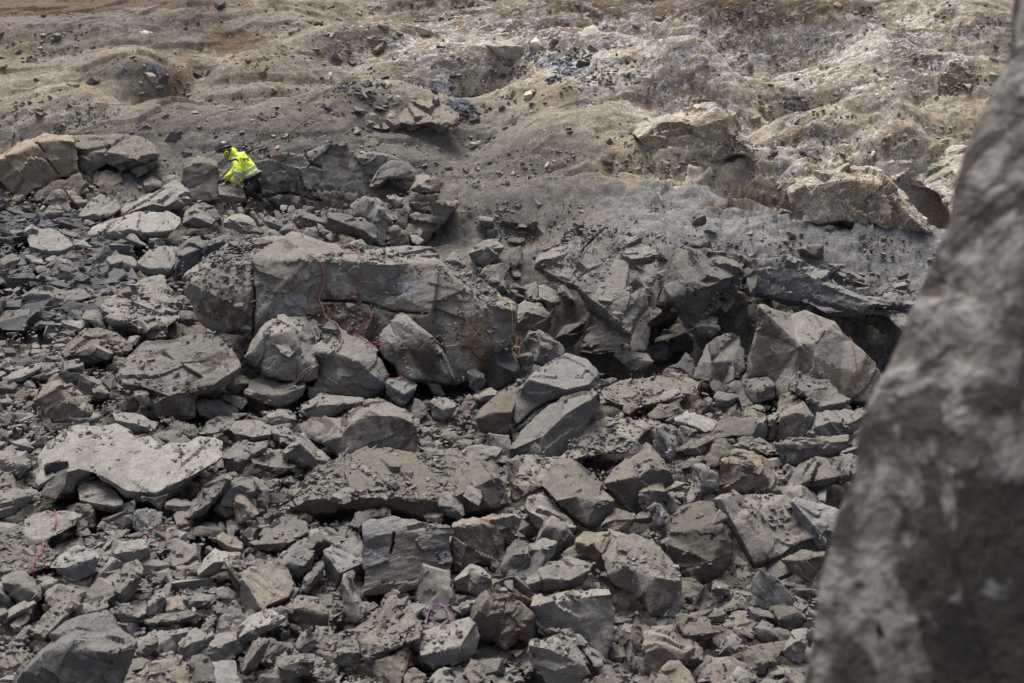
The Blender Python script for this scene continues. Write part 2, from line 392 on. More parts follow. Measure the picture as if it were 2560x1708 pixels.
def make_rock(name, mat, opts, label, outline, ridges, c0=None):
    seed = (len(ROCKS) * 131 + 7) % 9973
    if c0 is None: c0 = start_depth(opts, outline)
    q = coarse_rock(opts, outline, ridges, c0)
    V, F, ol, ppm, size, w, h, bx, dmax = (q[k_] for k_ in ('V', 'F', 'ol', 'ppm', 'size', 'w', 'h', 'bx', 'dmax')); x0, y0, x1, y1 = q['bb']
    bm = bmesh.new(); bv = [bm.verts.new(v) for v in V]
    for f in F:
        try: bm.faces.new([bv[i] for i in f])
        except ValueError: pass
    bmesh.ops.remove_doubles(bm, verts=bm.verts, dist=.002)
    bmesh.ops.recalc_face_normals(bm, faces=bm.faces)
    L = float(opts.get('L', 5.5)) / ppm
    for it in range(9):
        es = [e for e in bm.edges if e.calc_length() > L * 1.35]
        if not es or len(bm.verts) > 60000: break
        bmesh.ops.subdivide_edges(bm, edges=es, cuts=1, use_grid_fill=False)
        bmesh.ops.triangulate(bm, faces=[f for f in bm.faces if len(f.verts) > 3])
    ns = 1 + int(opts.get('sm', 0))
    for _ in range(ns): bmesh.ops.smooth_vert(bm, verts=bm.verts, factor=.5, use_axis_x=True, use_axis_y=True, use_axis_z=True)
    if opts.get('round'):
        bmesh.ops.smooth_vert(bm, verts=bm.verts, factor=.5, use_axis_x=True, use_axis_y=True, use_axis_z=True)
        for _ in range(int(opts['round'])):
            for q_ in range(3): bmesh.ops.smooth_vert(bm, verts=bm.verts, factor=.5, use_axis_x=True, use_axis_y=True, use_axis_z=True)
        bmesh.ops.subdivide_edges(bm, edges=bm.edges[:], cuts=1)
        bmesh.ops.triangulate(bm, faces=bm.faces[:])
    org = Vector(pt(bx, y1, c0))
    me = bpy.data.meshes.new(name); bm.to_mesh(me); bm.free()
    nv = len(me.vertices); co = np.empty(nv * 3, np.float32); me.vertices.foreach_get('co', co); co = co.reshape(-1, 3).astype(float)
    no = np.empty(nv * 3, np.float32); me.vertices.foreach_get('normal', no); no = no.reshape(-1, 3)
    # rounding towards the outline
    X, Y, C = topx(co); PX = np.column_stack([X, Y])
    dl = distpoly(PX, ol) / ppm; rr = .10 * min(w, h) / ppm
    co += (CF * 1.0)[None] * (.3 * rr * np.exp(-dl / max(rr, 1e-6)))[:, None]
    # chips, ledges along the bedding, grain
    rs = np.random.default_rng(seed); ax = rs.normal(size=3); ax[2] += 1.2; ax /= np.linalg.norm(ax)
    if 'bed' in opts:
        bd = math.radians(float(opts['bed'])); ax = -math.sin(bd) * CX + math.cos(bd) * CU; 
    Lc = co - np.array(org); Q = Lc + ax[None] * (Lc @ ax)[:, None] * float(opts.get('lay', 1.6))
    am = float(opts.get('a', 1.0))
    sz = min(max(size, .15), 1.6)
    dsp = am * (.13 * facet(Q, 1.6 / sz, seed) + .07 * facet(Q, 5.0 / sz, seed + 1))
    dsp += am * .008 * fbm(Lc, 9, 3, seed + 2) + .02 * sz * am * fbm(Lc, 1.8 / sz, 2, seed + 3)
    if size > .7: dsp += am * .08 * facet(Q, 12, seed + 4)
    co += no * dsp[:, None]
    if opts.get('rd'): dsp = dsp + float(opts['rd']) * fbm(Lc, 1.5, 3, seed + 9); co += no * (float(opts['rd']) * fbm(Lc, 1.5, 3, seed + 9))[:, None]
    for cr in opts.get('cracks', []):
        pl = np.array(cr, float); X, Y, C = topx(co)
        wob = 7.0 * fbm(np.column_stack([X, Y, 0 * X]), .04, 4, seed)
        dc = distpoly(np.column_stack([X + wob, Y]), pl, False)
        co += CF[None] * (.13 * np.exp(-(dc / 2.4) ** 2) * (C < c0 + dmax + .3))[:, None]
    me.vertices.foreach_set('co', (co - np.array(org)).astype(np.float32).ravel())
    me.polygons.foreach_set('use_smooth', np.full(len(me.polygons), True)); me.update()
    if opts.get('rd'): pass
    if opts.get('marks'):
        X, Y, C = topx(co); rgb = np.zeros((nv, 4)); rgb[:, 3] = 1
        for mx, my, rx, ry_, ty, am_ in opts['marks']:
            f = am_ * np.exp(-(((X - mx) / rx) ** 2 + ((Y - my) / ry_) ** 2) ** 1.5) * (C < c0 + dmax + .3)
            rgb[:, 'bpr'.index(ty)] = np.maximum(rgb[:, 'bpr'.index(ty)], f)
        at_ = me.color_attributes.new('mark', 'FLOAT_COLOR', 'POINT'); at_.data.foreach_set('color', rgb.astype(np.float32).ravel())
    me.set_sharp_from_angle(angle=math.radians(32 if not opts.get('round') else 80))
    me.materials.append(MATS[mat])
    o = bpy.data.objects.new(name, me); COL.objects.link(o); o.location = org
    cat = {'flat_rock': 'flat rock', 'boulder': 'boulder', 'rock': 'rock', 'stone': 'stone', 'rock_ledge': 'rock ledge', 'rock_outcrop': 'rock outcrop'}[name]
    tagk(o, label, cat, opts.get('group', 'rocks and boulders of the rockfall'))
    Vc = V.tolist(); Fc = [f for f in F]
    ROCKS.append(dict(o=o, tree=BVHTree.FromPolygons(Vc, Fc), bb=(x0, y0, x1, y1), V=V, F=np.array(F), label=label, gr=bool(opts.get('gr')), w=size, cx=(x0 + x1) / 2, cy=(y0 + y1) / 2))
    return o
TILES = {'A': (0, 0, 2.611), 'B': (850, 0, 2.611), 'C': (1660, 0, 2.611), 'D': (0, 450, 2.611), 'E': (750, 450, 2.611), 'F': (1500, 500, 2.611),
         'G': (0, 1000, 2.2147), 'H': (700, 1000, 2.2147), 'I': (1400, 1000, 2.2147), 'V': (0, 0, .918), 'P': (0, 0, 1), 'J': (0, 480, 5.222), 'K': (1250, 800, 5.222), 'X': (560, 440, 4.7)}
def build_rocks(txt):
    items = []
    for ln in txt.strip().splitlines():
        ln = ln.strip()
        if not ln or ln[0] == '#': continue
        f = [s.strip() for s in ln.split('|')]
        while len(f) < 6: f.append('')
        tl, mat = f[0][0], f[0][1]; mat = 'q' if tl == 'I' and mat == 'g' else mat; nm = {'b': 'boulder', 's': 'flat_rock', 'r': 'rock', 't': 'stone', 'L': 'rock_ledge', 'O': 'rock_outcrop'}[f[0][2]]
        ox, oy, s = TILES[tl]
        cv = lambda q: [(ox + float(a.split(',')[0]) / s, oy + float(a.split(',')[1]) / s, *map(float, a.split(',')[2:])) for a in q.split()]
        opts = {}
        for o_ in f[1].split():
            if '=' in o_: a, b = o_.split('=', 1); opts[a] = b
            else: opts[o_] = True
        ol = [p[:2] for p in cv(f[3])]
        rd = [cv(q) for q in f[4].split(';') if q.strip()]
        opts['cracks'] = [cv(q) for q in f[5].split(';') if q.strip()]
        ar = (max(p[0] for p in ol) - min(p[0] for p in ol)) * (max(p[1] for p in ol) - min(p[1] for p in ol))
        if len(f) > 6 and f[6]:
            mk = []
            for q in f[6].split():
                v_ = q.split(','); mk.append((ox + float(v_[0]) / s, oy + float(v_[1]) / s, float(v_[2]) / s, float(v_[3]) / s, v_[4], float(v_[5])))
            opts['marks'] = mk
        items.append((bool(opts.get('on')), -ar, nm, mat, opts, f[2], ol, rd))
    items.sort(key=lambda q: (q[0], q[1]))
    arrange(items)
    for it, c0 in items: make_rock(*it[2:], c0=c0)
def inside(x, y, pl):
    r = False; n = len(pl); j = n - 1
    for i in range(n):
        if (pl[i][1] > y) != (pl[j][1] > y) and x < (pl[j][0] - pl[i][0]) * (y - pl[i][1]) / (pl[j][1] - pl[i][1]) + pl[i][0]: r = not r
        j = i
    return r
def arrange(items):
    """choose how far away each rock lies so that rocks in front really stand in front"""
    R = []; rs = random.Random(3)
    for it in items:
        c0 = start_depth(it[4], it[6]); q = coarse_rock(it[4], it[6], it[7], c0)
        R.append(dict(it=it, c=c0, c00=c0, q=q, t=BVHTree.FromPolygons(q['V'].tolist(), q['F']), ar=-it[1], bb=q['bb']))
    for r in R:
        x0, y0, x1, y1 = r['bb']; S_ = []; tr = 0
        while len(S_) < 26 and tr < 260:
            tr += 1; x, y = rs.uniform(x0, x1), rs.uniform(y0, min(y1, 1700))
            if not inside(x, y, r['it'][6]): continue
            if any(o is not r and o['ar'] < r['ar'] and o['bb'][0] < x < o['bb'][2] and o['bb'][1] < y < o['bb'][3] and inside(x, y, o['it'][6]) for o in R): continue
            S_.append((x, y))
        r['S'] = S_
    o_ = Vector(CP)
    for rnd in range(7):
        bad = 0
        for r in R:
            if not r['S']: continue
            vio = []
            for x, y in r['S']:
                d = Vector(pdir(x, y)); L = d.length; d.normalize()
                h = r['t'].ray_cast(o_, d, 100)
                if h[0] is None: continue
                own = h[3] / L; best = 0
                g_ = groundT.ray_cast(o_, d, 100)
                if g_[0] is not None: best = max(best, own - g_[3] / L - .12)
                for q in R:
                    if q is r or not (q['bb'][0] - 40 < x < q['bb'][2] + 40 and q['bb'][1] - 40 < y < q['bb'][3] + 200): continue
                    h2 = q['t'].ray_cast(o_, d, 100)
                    if h2[0] is not None: best = max(best, own - h2[3] / L)
                vio.append(best)
            if not vio: continue
            v = np.array(vio); fr = (v > .02).mean(); r['fr'] = fr
            if fr > .25 and not ('c' in r['it'][4] and 'fix' in r['it'][4]):
                bad += 1
                sh = min(float(np.percentile(v[v > .02], 70)) + .06, .8)
                if r['c00'] - r['c'] + sh > 2.4: continue
                r['c'] -= sh; q = coarse_rock(r['it'][4], r['it'][6], r['it'][7], r['c']); r['q'] = q
                r['t'] = BVHTree.FromPolygons(q['V'].tolist(), q['F'])
        print('arrange', rnd, bad)
    for r in R:
        if r.get('fr', 0) > .4: print('  hidden', round(r['fr'], 2), round(r['c00'], 1), round(r['c'], 1), r['it'][5][:70])
    items[:] = [(r['it'], r['c']) for r in R]
# tile+material+kind | options | label | outline | ridge lines | cracks      (coordinates in the picture tile of that letter); great triangular slab's left marks: brown plus painted shade
ROCKTXT = '''
Atb|k=1 lay=.6|big tan boulder split by a diagonal crack at the foot of the hill, far left|-90,1010 0,1015 100,960 235,905 290,880 380,885 475,895 492,980 505,1060 520,1130 410,1165 330,1215 220,1245 140,1290 60,1255 0,1180 -90,1120|0,1040 120,1000 240,935 380,915 480,925|232,930 290,990;300,1040 380,1140;410,1165 330,1215 220,1245
Aeb|k=1.2 lay=1|weathered tan and grey boulder with broken blocky face, right of the cracked tan boulder|475,890 560,875 690,880 830,880 940,890 1020,940 1045,1010 1010,1070 960,1130 890,1160 830,1110 780,1130 700,1060 610,1120 600,1200 540,1200 510,1130 485,1000|480,960 600,985 700,990 880,1035 1020,1000|690,1000 720,960;830,1110 900,1080 1010,1040
Aer||low brown rock under the broken blocky boulder|600,1125 700,1115 790,1140 800,1190 740,1215 620,1215||
Ars|k=.8|dark brown slab lying under the cracked tan boulder|170,1310 230,1240 400,1170 520,1140 560,1200 580,1250 500,1275 300,1330||
Anb|k=.8 b=.08 a=.6|upright grey block just left of the worker in the yellow jacket|1195,1060 1230,1025 1330,1020 1420,1055 1430,1150 1415,1310 1300,1320 1240,1310 1185,1180|1200,1100 1260,1065 1340,1062 1425,1090|
Agb|k=1.6 c=29.9|round-topped grey boulder the worker is leaning over|1420,1200 1480,1185 1560,1200 1600,1260 1612,1310 1540,1322 1430,1295|1425,1270 1500,1280 1600,1290|
Agb|k=1.3|long grey slab-like boulder lying below the upright block|770,1395 830,1310 1000,1260 1100,1200 1160,1175 1215,1230 1245,1300 1180,1350 1060,1385 900,1392|830,1390 1000,1330 1080,1345 1190,1290 1240,1300|
Agb|k=1.3|grey angular boulder with dark undercut, left of the long slab-like boulder|500,1420 560,1340 640,1265 740,1290 790,1360 720,1420 600,1440 510,1450|510,1418 610,1395 690,1420 780,1370|
Ags||grey rock with ribbed sides standing near the cracked tan boulder|270,1330 330,1250 400,1230 450,1290 470,1400 400,1420 330,1340|390,1240 400,1320 410,1400|
Arr||brownish angular rock leaning beside the ribbed grey rock|430,1240 480,1245 570,1320 520,1370 450,1320|440,1260 500,1330|
Alr||small pale boulder behind the long slab-like boulder|1050,1165 1100,1135 1180,1150 1190,1190 1100,1215 1040,1190||
Agr||small angular rock with an orange dot, left of the small pale boulder|930,1190 990,1145 1050,1180 1060,1220 960,1260|940,1210 1000,1200 1055,1215|
Dlb|k=1.9 sm=1 a=.7|broad pale flat-topped boulder with a rusty front patch, crossed by a red cord|545,368 650,290 740,250 830,220 970,203 1100,210 1175,235 1183,280 1150,320 1100,355 1010,370 940,378 870,350 800,385 720,402 640,400 560,385|640,345 740,330 840,320 960,345 1110,330|
PkO|k=.35 t=.4 c=30.5 fix lay=1 a=1.3|dark brown rock face in the bank right of the worker|640,385 700,378 760,386 815,366 860,372 905,392 960,395 1010,405 1045,430 1048,480 1035,540 980,562 900,552 830,547 760,522 690,502 650,495 638,440||655,492 720,482 800,502;760,388 775,410 800,420|850,510,120,30,b,.8 740,480,60,20,b,.5 940,450,50,25,b,.4
Bgr||grey rock shard resting on top of the dark rock face|105,1010 170,1005 250,1012 240,1045 150,1080 110,1055|110,1030 240,1030|
Bgr|k=.7 c=30|arched grey rock above the dark crevice|185,1220 220,1150 260,1085 340,1040 440,1060 500,1115 498,1160 400,1165 310,1165 230,1215||
Elb|k=.9 b=.25 c=27.6 sm=1|pale round-headed standing boulder with a dark right side|300,215 340,150 375,110 430,97 490,120 550,150 575,250 565,330 560,430 520,440 480,330 470,280 400,240 330,235|450,100 510,190 490,250 520,430|
Egs|k=1 c=27.1|grey slab leaning in front of the pale round-headed boulder|170,210 195,183 300,220 400,245 470,280 500,330 530,400 520,438 470,420 400,380 330,345 260,342 200,330 170,300|180,240 300,290 420,330 520,410|
EeO|k=1.1 lay=3 bed=0 c=27.9 t=.8|layered grey outcrop standing right of the dark crevice|700,335 712,200 705,130 725,60 765,-30 800,-60 850,-20 940,10 1010,80 1040,150 980,230 900,300 850,380 800,430 740,405|725,60 770,30 850,60 880,160 860,260 800,340 760,400|710,150 760,200 850,215;720,60 790,90 900,80
Egr|k=.8|grey rock standing at the bottom of the dark crevice|570,310 640,297 700,350 712,430 640,442 590,430|580,330 640,325 700,370|
Egr||broken slabs at the foot of the layered outcrop|715,355 770,360 815,395 770,427 730,405||
Edr|c=28.6|dark rock wedged inside the crevice|630,190 690,175 710,230 695,315 640,285||
Egr|c=29|grey rock wedged high in the crevice|560,100 620,90 670,120 685,175 620,188 580,150|565,130 620,120 680,150|
Vmb|gr k=2.1 b=.10 t=.7 lay=.6 a=1.0 L=4.6|house-sized stained boulder in the middle of the rockfall, rubble lying on its top|424,665 430,632 470,592 520,560 570,540 680,545 760,562 850,568 930,568 985,575 1012,598 1060,620 1110,650 1150,675 1182,705 1180,740 1168,790 1130,830 1090,872 1030,890 960,860 850,800 700,775 600,792 500,765 450,735|435,650 500,602 560,600 604,598 641,600 700,598 770,600 860,606 940,604 1005,610 1060,655 1120,700 1178,715;604,598 608,645 645,662 642,600,.25;645,662 690,680,.2 740,690,.28 860,700,.25 990,720;1105,735 1112,800 1092,868;500,602 515,690,-.25 560,780;1005,610 985,720,-.15 1000,800 1030,885;770,600 800,700,.1 820,790|578,622 582,700 580,770;735,690 830,692 900,715 980,720|500,700,45,45,b,.8 545,740,40,40,b,.7 780,700,90,40,b,.55 790,740,110,40,r,.75 900,735,80,30,b,.6 880,640,60,18,p,.5 620,700,40,50,p,.5 930,655,50,22,p,.9 860,700,60,18,p,.5 690,690,50,18,p,.8 1095,780,45,70,r,.8 1110,830,30,40,b,.6 740,630,70,22,b,.35 1010,700,30,30,p,.5
Ekb|c=20.9 k=1.0 b=.2 a=.7|pointed triangular boulder with dark stain propped against the house-sized boulder|515,1010 540,960 580,920 610,880 665,840 720,880 755,930 830,990 900,1060 960,1150 1000,1260 1022,1332 960,1332 860,1292 740,1310 650,1272 620,1200 540,1170 510,1110|665,845 715,930 700,1100 740,1300;715,930 820,1010 930,1130 985,1260||780,1150,170,110,b,1 850,1240,90,60,b,.9 620,1110,60,50,b,.5
Elb|k=1 b=.2 L=4.5|pale fractured boulder with red cord over it, front of the house-sized boulder|40,1050 100,990 200,920 270,970 340,1010 400,1060 480,1120 530,1180 560,1260 560,1350 520,1390 440,1422 340,1430 200,1392 70,1427 90,1330 130,1260 110,1200 60,1140|60,1145 130,1125 205,1112 240,1145 380,1190,-.1 350,1260 270,1310;200,925 262,1030 205,1112;380,1190 500,1290 520,1385|90,1070 140,1035
Dgb|k=1.2 a=.6 sm=1|smooth-backed grey boulder tucked between the fractured boulder and the house-sized boulder|1590,1160 1650,1050 1700,970 1770,905 1850,885 1990,890 2070,915 2110,960 2080,1050 2080,1200 2080,1300 1930,1310 1700,1250|1640,1120 1700,1040 1760,1010 1900,980 1965,1100 2000,1180|
Dgr|on k=1.1|squarish grey block with a damp patch below the smooth-backed boulder|1705,1170 1760,1110 1850,1120 1935,1150 1925,1310 1820,1300 1710,1262|1710,1168 1800,1142 1930,1168|
Dls|on|thin pale slab lying on the squarish damp block|1790,1070 1880,1080 1930,1120 1890,1160 1830,1130||
Dkb|k=1.25 b=.14 a=.6|large flat-backed boulder with dirt on top, left of centre|750,1290 770,1210 850,1110 950,1050 1100,1050 1230,1010 1380,990 1450,1020 1530,1110 1580,1220 1540,1290 1450,1350 1390,1400 1280,1440 1270,1540 1200,1575 1090,1575 1020,1560 990,1470 960,1400 870,1380 780,1340|790,1330 900,1340 1000,1460 1100,1410 1230,1375 1390,1340 1480,1280 1575,1215|
Deb|gr k=1.6 a=1.2|brown earthy boulder up the slope from the large flat-backed boulder|400,1130 450,1050 560,970 650,960 720,1000 830,1040 870,1090 820,1160 700,1180 560,1200 440,1190|420,1160 560,1110 700,1120 850,1120|
Dgb|gr k=1.7|rubble-topped grey boulder with a dark broken right end|640,830 800,700 960,650 1060,640 1120,720 1170,820 1172,900 1080,950 1080,1020 980,1040 940,1000 840,960 720,950 690,900 640,860|690,905 850,930 930,990;1050,645 1015,750 955,850 935,990|
Dgr|c=24.6|dark small rock in the gap left of the house-sized boulder|1075,960 1150,930 1160,990 1130,1030 1080,1022||
Dgb|k=1.5 sm=1 a=.7|rounded tan-grey boulder with a dark brown underside|895,530 960,460 1060,430 1170,440 1182,500 1140,570 1130,620 1070,640 960,622 900,582|898,545 980,580 1120,575 1160,520|
Dbb|k=1.1|bluish upright boulder leaning on the left end of the house-sized boulder|1125,590 1140,470 1190,420 1260,385 1340,380 1450,350 1540,340 1480,420 1440,490 1330,530 1260,600 1210,655 1140,640|1150,545 1230,480 1340,430 1450,400|
Dgb|k=1.5 sm=1|smooth dusty hump of rock left of the dark-bottomed rounded boulder|690,520 760,480 860,500 900,540 900,600 820,602 720,570|720,550 800,530 890,560|
Dlb|k=1.7 b=.15|pale grey wedge boulder on the far left slate rubble|170,330 230,305 330,320 400,350 475,420 470,460 420,500 260,505 200,470 180,400|185,435 300,462 400,462 470,432|
Dds|k=1|dark slate slab tipped on edge behind the pale grey wedge boulder|370,250 430,245 540,300 590,312 570,345 500,342 390,300|375,270 480,300 580,330|
Jls|k=1.2|pale slab with a shaded edge between the wedge boulder and the broad pale boulder|740,490 850,475 960,530 1100,590 1130,635 1000,610 890,600 830,570|760,510 880,560 1000,590 1120,630|
Jlr|k=1.2|pale rock with a bluish foot beside the red cord loop|935,660 980,615 1080,620 1160,665 1200,700 1180,750 1060,760 960,730|945,680 1080,695 1190,720|
Jgs||flat grey slab end lying left of the dirt hump|1060,385 1110,350 1200,375 1250,385 1240,420 1080,418||
Jgr|k=1|small rounded column of rock leaning below the wedge boulder|815,865 870,800 930,757 980,770 1000,810 960,860 880,900 830,885||
Jls|on|pale pointed slab lying on the earth below the broad pale boulder|1650,600 1680,545 1740,540 1790,590 1830,640 1920,690 1840,720 1740,690 1660,640|1660,610 1760,650 1900,700|
Jds||dark layered slab in the earth, left middle ground|740,985 850,960 1000,1010 1150,1110 1120,1150 900,1160 780,1130 760,1060|760,1010 900,1040 1080,1120|
Jgs||flat grey slab poking from the rubble under the wedge boulder|560,880 700,830 800,850 960,930 880,965 740,955 640,920|600,900 760,920 930,940|
Jdr||dark bluish rock at the left edge of the slate rubble|40,200 140,190 260,230 370,310 330,325 180,300 80,250|60,220 200,270 350,315|
Jgr||grey rounded rock behind the dark slate pile|545,330 570,240 640,180 790,175 810,260 770,340 640,380 580,390|560,300 700,250 800,270|
Jgs||thin grey slab at the far left edge of the picture|0,880 120,810 250,820 270,880 190,1000 80,1105 0,1080|10,960 130,910 260,880|
Jbs||bluish slab in the slate rubble below the wedge boulder|330,820 400,830 560,890 575,930 480,960 420,990 370,920|345,850 450,910 560,935|
Jer||brown ragged rock left of the dark layered slab|440,1000 500,960 640,960 660,1010 620,1060 500,1060||
Dlb|k=1.6|long low pale boulder sunk in the earth on the left|130,750 200,715 330,700 430,720 600,700 620,760 520,785 430,800 340,850 240,822 150,822|140,770 200,745 320,745 420,790|
Der|on b=.2|brown damp wedge standing beside the orange stone|745,780 770,730 840,690 862,740 850,770 800,792|750,770 800,735 855,735|
Dbs|on|round bluish slab right of the orange stone|535,822 560,790 640,780 675,810 640,840 570,847||
Dot|on|small orange stone lying left of the round bluish slab|480,800 500,778 560,780 567,805 530,832||
Dls||pale flat slab on the rubble below the orange stone|525,900 560,850 640,850 695,930 690,985 640,960|540,905 620,910 685,970|
Dls|k=1.3|thin pale slab at the left edge, lower of two lying together|15,1300 60,1270 200,1210 275,1200 270,1240 190,1290 130,1320 60,1322|30,1305 130,1290 260,1230|
Dls|k=1.5|big pale slab with a pointed top right of the thin pale slab|185,1290 300,1210 400,1180 470,1170 550,1190 547,1260 540,1310 500,1335 400,1322 300,1312|188,1296 300,1270 400,1245 548,1200|
Deb|k=.9 b=.25|pointed brown boulder with a red cord on its left|245,1440 270,1340 320,1290 370,1262 430,1320 470,1330 520,1390 570,1430 610,1490 600,1540 480,1575 320,1575 290,1500 250,1470|370,1264 392,1360 440,1440 500,1480 590,1520|
Dgr||grey rock right of the pointed brown boulder|600,1360 650,1320 700,1360 722,1400 680,1427 610,1422|605,1390 660,1375 715,1395|
Dgr||grey rock with a red cord against it, left of the flat-backed boulder|650,1300 700,1250 750,1280 762,1340 720,1372||
Dlr|on|small pale sharp rock against the foot of the flat-backed boulder|870,1380 960,1365 982,1390 930,1450 880,1432|880,1405 925,1400 940,1440|
Dgr||small grey rock below the pale sharp rock|785,1490 830,1440 900,1440 917,1480 880,1522 800,1520|790,1490 850,1480 910,1485|
Ebs|k=1.2|bluish slab with a dark right side between the fractured and triangular boulders|565,1400 570,1310 640,1290 690,1265 740,1290 772,1340 740,1400 660,1470 600,1440|570,1330 680,1400 770,1345|
Dgs|k=1.3|broad grey shard in front of the fractured boulder|1585,1392 1640,1320 1700,1290 1830,1330 1995,1315 1980,1400 1920,1450 1830,1482 1700,1450 1600,1422|1600,1400 1720,1395 1850,1400 1988,1350|
Dgs||grey slab left of the broad grey shard|1430,1410 1530,1400 1620,1440 1580,1502 1480,1452||
Dgr||grey rock against the right end of the flat-backed boulder|1465,1360 1530,1300 1580,1270 1652,1310 1600,1350 1540,1402|1480,1365 1560,1330 1640,1325|
Dgs||layered grey slab below the flat-backed boulder|1270,1440 1400,1430 1560,1500 1552,1540 1400,1570 1300,1542 1265,1482|1280,1460 1400,1490 1540,1530|
Dgr||lumpy grey rock above the twin mottled boulder|1740,1540 1810,1495 1900,1510 1932,1562 1860,1600 1760,1600|1750,1550 1840,1540 1920,1565|
Egs|k=1.1|long low grey boulder under the fractured boulder|0,1470 130,1400 300,1410 440,1420 400,1470 300,1502 200,1542 50,1562 0,1522|10,1500 130,1470 280,1470 400,1450|
Hkb|k=1.2 a=.5|twin mottled boulder with dark damp spots, centre|110,160 170,95 330,95 380,50 440,10 500,-10 600,20 700,60 760,110 768,200 742,285 640,292 500,272 350,327 290,290 230,240 150,200|350,180 420,110 500,85 650,90 758,140;335,100 345,200 352,320|
Hlr|k=1.2 b=.25|pale pyramid-shaped rock left of the twin mottled boulder|15,290 80,210 140,175 200,240 285,347 220,392 100,352 20,312|30,298 110,240 140,180;110,240 200,330 282,347|
Hlr||pale rock above the pyramid-shaped rock|0,200 0,135 50,150 80,200 60,250 0,240||
Glb|k=1.35 b=.2 a=.6|huge pale boulder with a sloping top and brown underside, lower left|205,380 200,320 270,230 350,150 420,130 560,150 640,140 750,200 830,190 900,250 1080,240 1150,205 1230,230 1227,320 1130,390 1050,440 940,542 860,562 700,542 600,450 500,400 420,440 400,510 340,530 250,540 215,480|215,470 300,420 440,380 560,420 700,505 860,515 1060,420 1222,325;350,155 400,260 440,380|
Ggs|k=.8|leaning grey plate against the left end of the huge pale boulder|230,510 270,440 360,390 372,410 350,500 310,542 240,542||
Glr|on k=1.6|clean pale flat-topped rock with a purple cord at its corner|430,500 480,450 580,445 650,520 685,580 640,617 520,602 440,562|436,552 520,572 640,590 684,575|
Gdr|on|dark grey rock behind the clean pale flat-topped rock|415,440 470,405 550,430 480,450 430,500||
Ggs|gr k=1.4|long gravel-topped slab slanting up to the right of the huge pale boulder|1010,640 1080,560 1110,500 1180,400 1240,388 1282,420 1260,500 1200,570 1100,650 1050,668|1040,655 1150,580 1225,500 1272,425|
Ggr||small grey rock at the low end of the gravel-topped slab|915,565 960,545 1060,560 1072,590 1000,632 910,602|920,580 1000,590 1065,580|
Ggr|k=1.8|notched grey rock at the foot of the huge pale boulder|770,530 820,510 945,505 920,560 890,612 820,562|780,540 850,545 930,525|
Ggb|k=1|round-shouldered grey boulder right of the gravel-topped slab|1190,610 1220,500 1260,440 1340,430 1400,450 1417,520 1340,560 1310,640 1250,650|1210,600 1260,500 1330,470 1410,500|
Ger|on b=.25|brown egg-like rock in front of the round-shouldered boulder|1295,540 1340,515 1400,560 1437,630 1400,652 1310,692 1290,622|1300,560 1360,580 1400,645|
Ggs||narrow grey plate standing right of the round-shouldered boulder|1390,425 1470,450 1500,500 1482,602 1430,602 1410,522|1400,440 1450,500 1470,590|
Glr|k=1.4|pale layered wedge right of the huge pale boulder|1235,310 1290,250 1370,225 1480,235 1472,275 1370,340 1330,402 1240,382|1238,325 1340,338 1472,262|
Ggs|k=1.5|flat grey slab below the pale layered wedge|1385,330 1430,300 1560,310 1642,372 1560,412 1440,382|1390,345 1500,370 1630,378|
Gls|k=1.6|pale flat slab, right one of the overlapping pair|1275,170 1290,115 1420,110 1510,140 1502,210 1400,227 1330,202|1280,180 1340,192 1400,205 1500,190|
Gls|k=1.5|pale flat slab, left one of the overlapping pair|1095,190 1150,120 1230,85 1370,75 1300,110 1270,172 1180,202|1100,190 1180,185 1270,160|
Glr||pale stone touching the overlapping pair of slabs on the right|1500,140 1570,140 1632,200 1580,237 1510,212|1505,180 1570,200 1630,205|
Ggr||grey rock left of the twin mottled boulder|1480,100 1540,60 1600,55 1642,90 1630,150 1560,142||
Ggs||slanting slab above the overlapping pair of pale slabs|870,90 950,110 1070,140 1112,180 1060,212 960,162||
Ggs|k=1.8|triangular dusty slab lying behind the huge pale boulder|865,200 930,150 1000,170 1072,242 950,242||
Gls|on k=1.6|small oblong pale slab on the top edge of the huge pale boulder|380,80 430,65 550,65 552,120 430,142 380,112|382,100 430,112 550,95|
Ggs||grey slab behind the huge pale boulder, under the flat-backed boulder|620,70 750,70 880,130 850,182 740,172 640,142|625,110 740,130 860,165|
Ggr||layered grey rock at the left edge above the dark gap|-20,275 60,280 170,340 177,370 100,442 0,420|0,330 90,350 172,365|
Ggb|k=1.5|grey boulder on the left edge below the dark gap|-20,500 80,488 207,505 150,572 70,632 -20,662|0,570 90,550 190,520|
Ggr||grey rock on the left edge inside the dark gap|-20,390 60,400 90,440 90,492 0,502||
Gls|k=1.7|pale tilted plate on the rubble mound in the lower left|120,700 150,640 250,615 400,620 447,640 420,680 300,742 240,792 150,832 120,762|125,750 150,820,-.05 240,785 420,675|
Ges|gr k=1.8 a=.4 sm=1|smooth dusty slab buried in the rubble at the left edge|-20,800 60,740 115,700 145,830 240,790 320,850 270,920 180,962 0,962 -20,900||
Gbb|k=1.3|blue-grey block below the pale tilted plate|270,915 390,820 430,805 520,850 547,870 520,952 420,1012 370,1002|275,925 370,930 430,900 545,875|
Ggb|sm=1 k=1.1|rounded grey boulder near the lower left edge|5,980 60,960 140,950 200,1020 230,1090 190,1132 100,1122 20,1062|15,1020 90,1010 170,1050 220,1100|
Ggr||grey block right of the rounded boulder near the lower left edge|215,1020 270,975 307,990 300,1060 240,1092|220,1030 270,1020 300,1010|
Ggb|k=.8 b=.2|tall shield-shaped rock standing in the lower left rubble|570,1100 640,980 690,910 760,880 787,930 770,1032 700,1132 600,1132|590,1110 660,1060 720,1010 780,960|
Ggr||pointed grey rock right of the shield-shaped rock|800,1160 850,1080 910,1050 922,1110 880,1192 820,1197|815,1150 860,1120 918,1090|
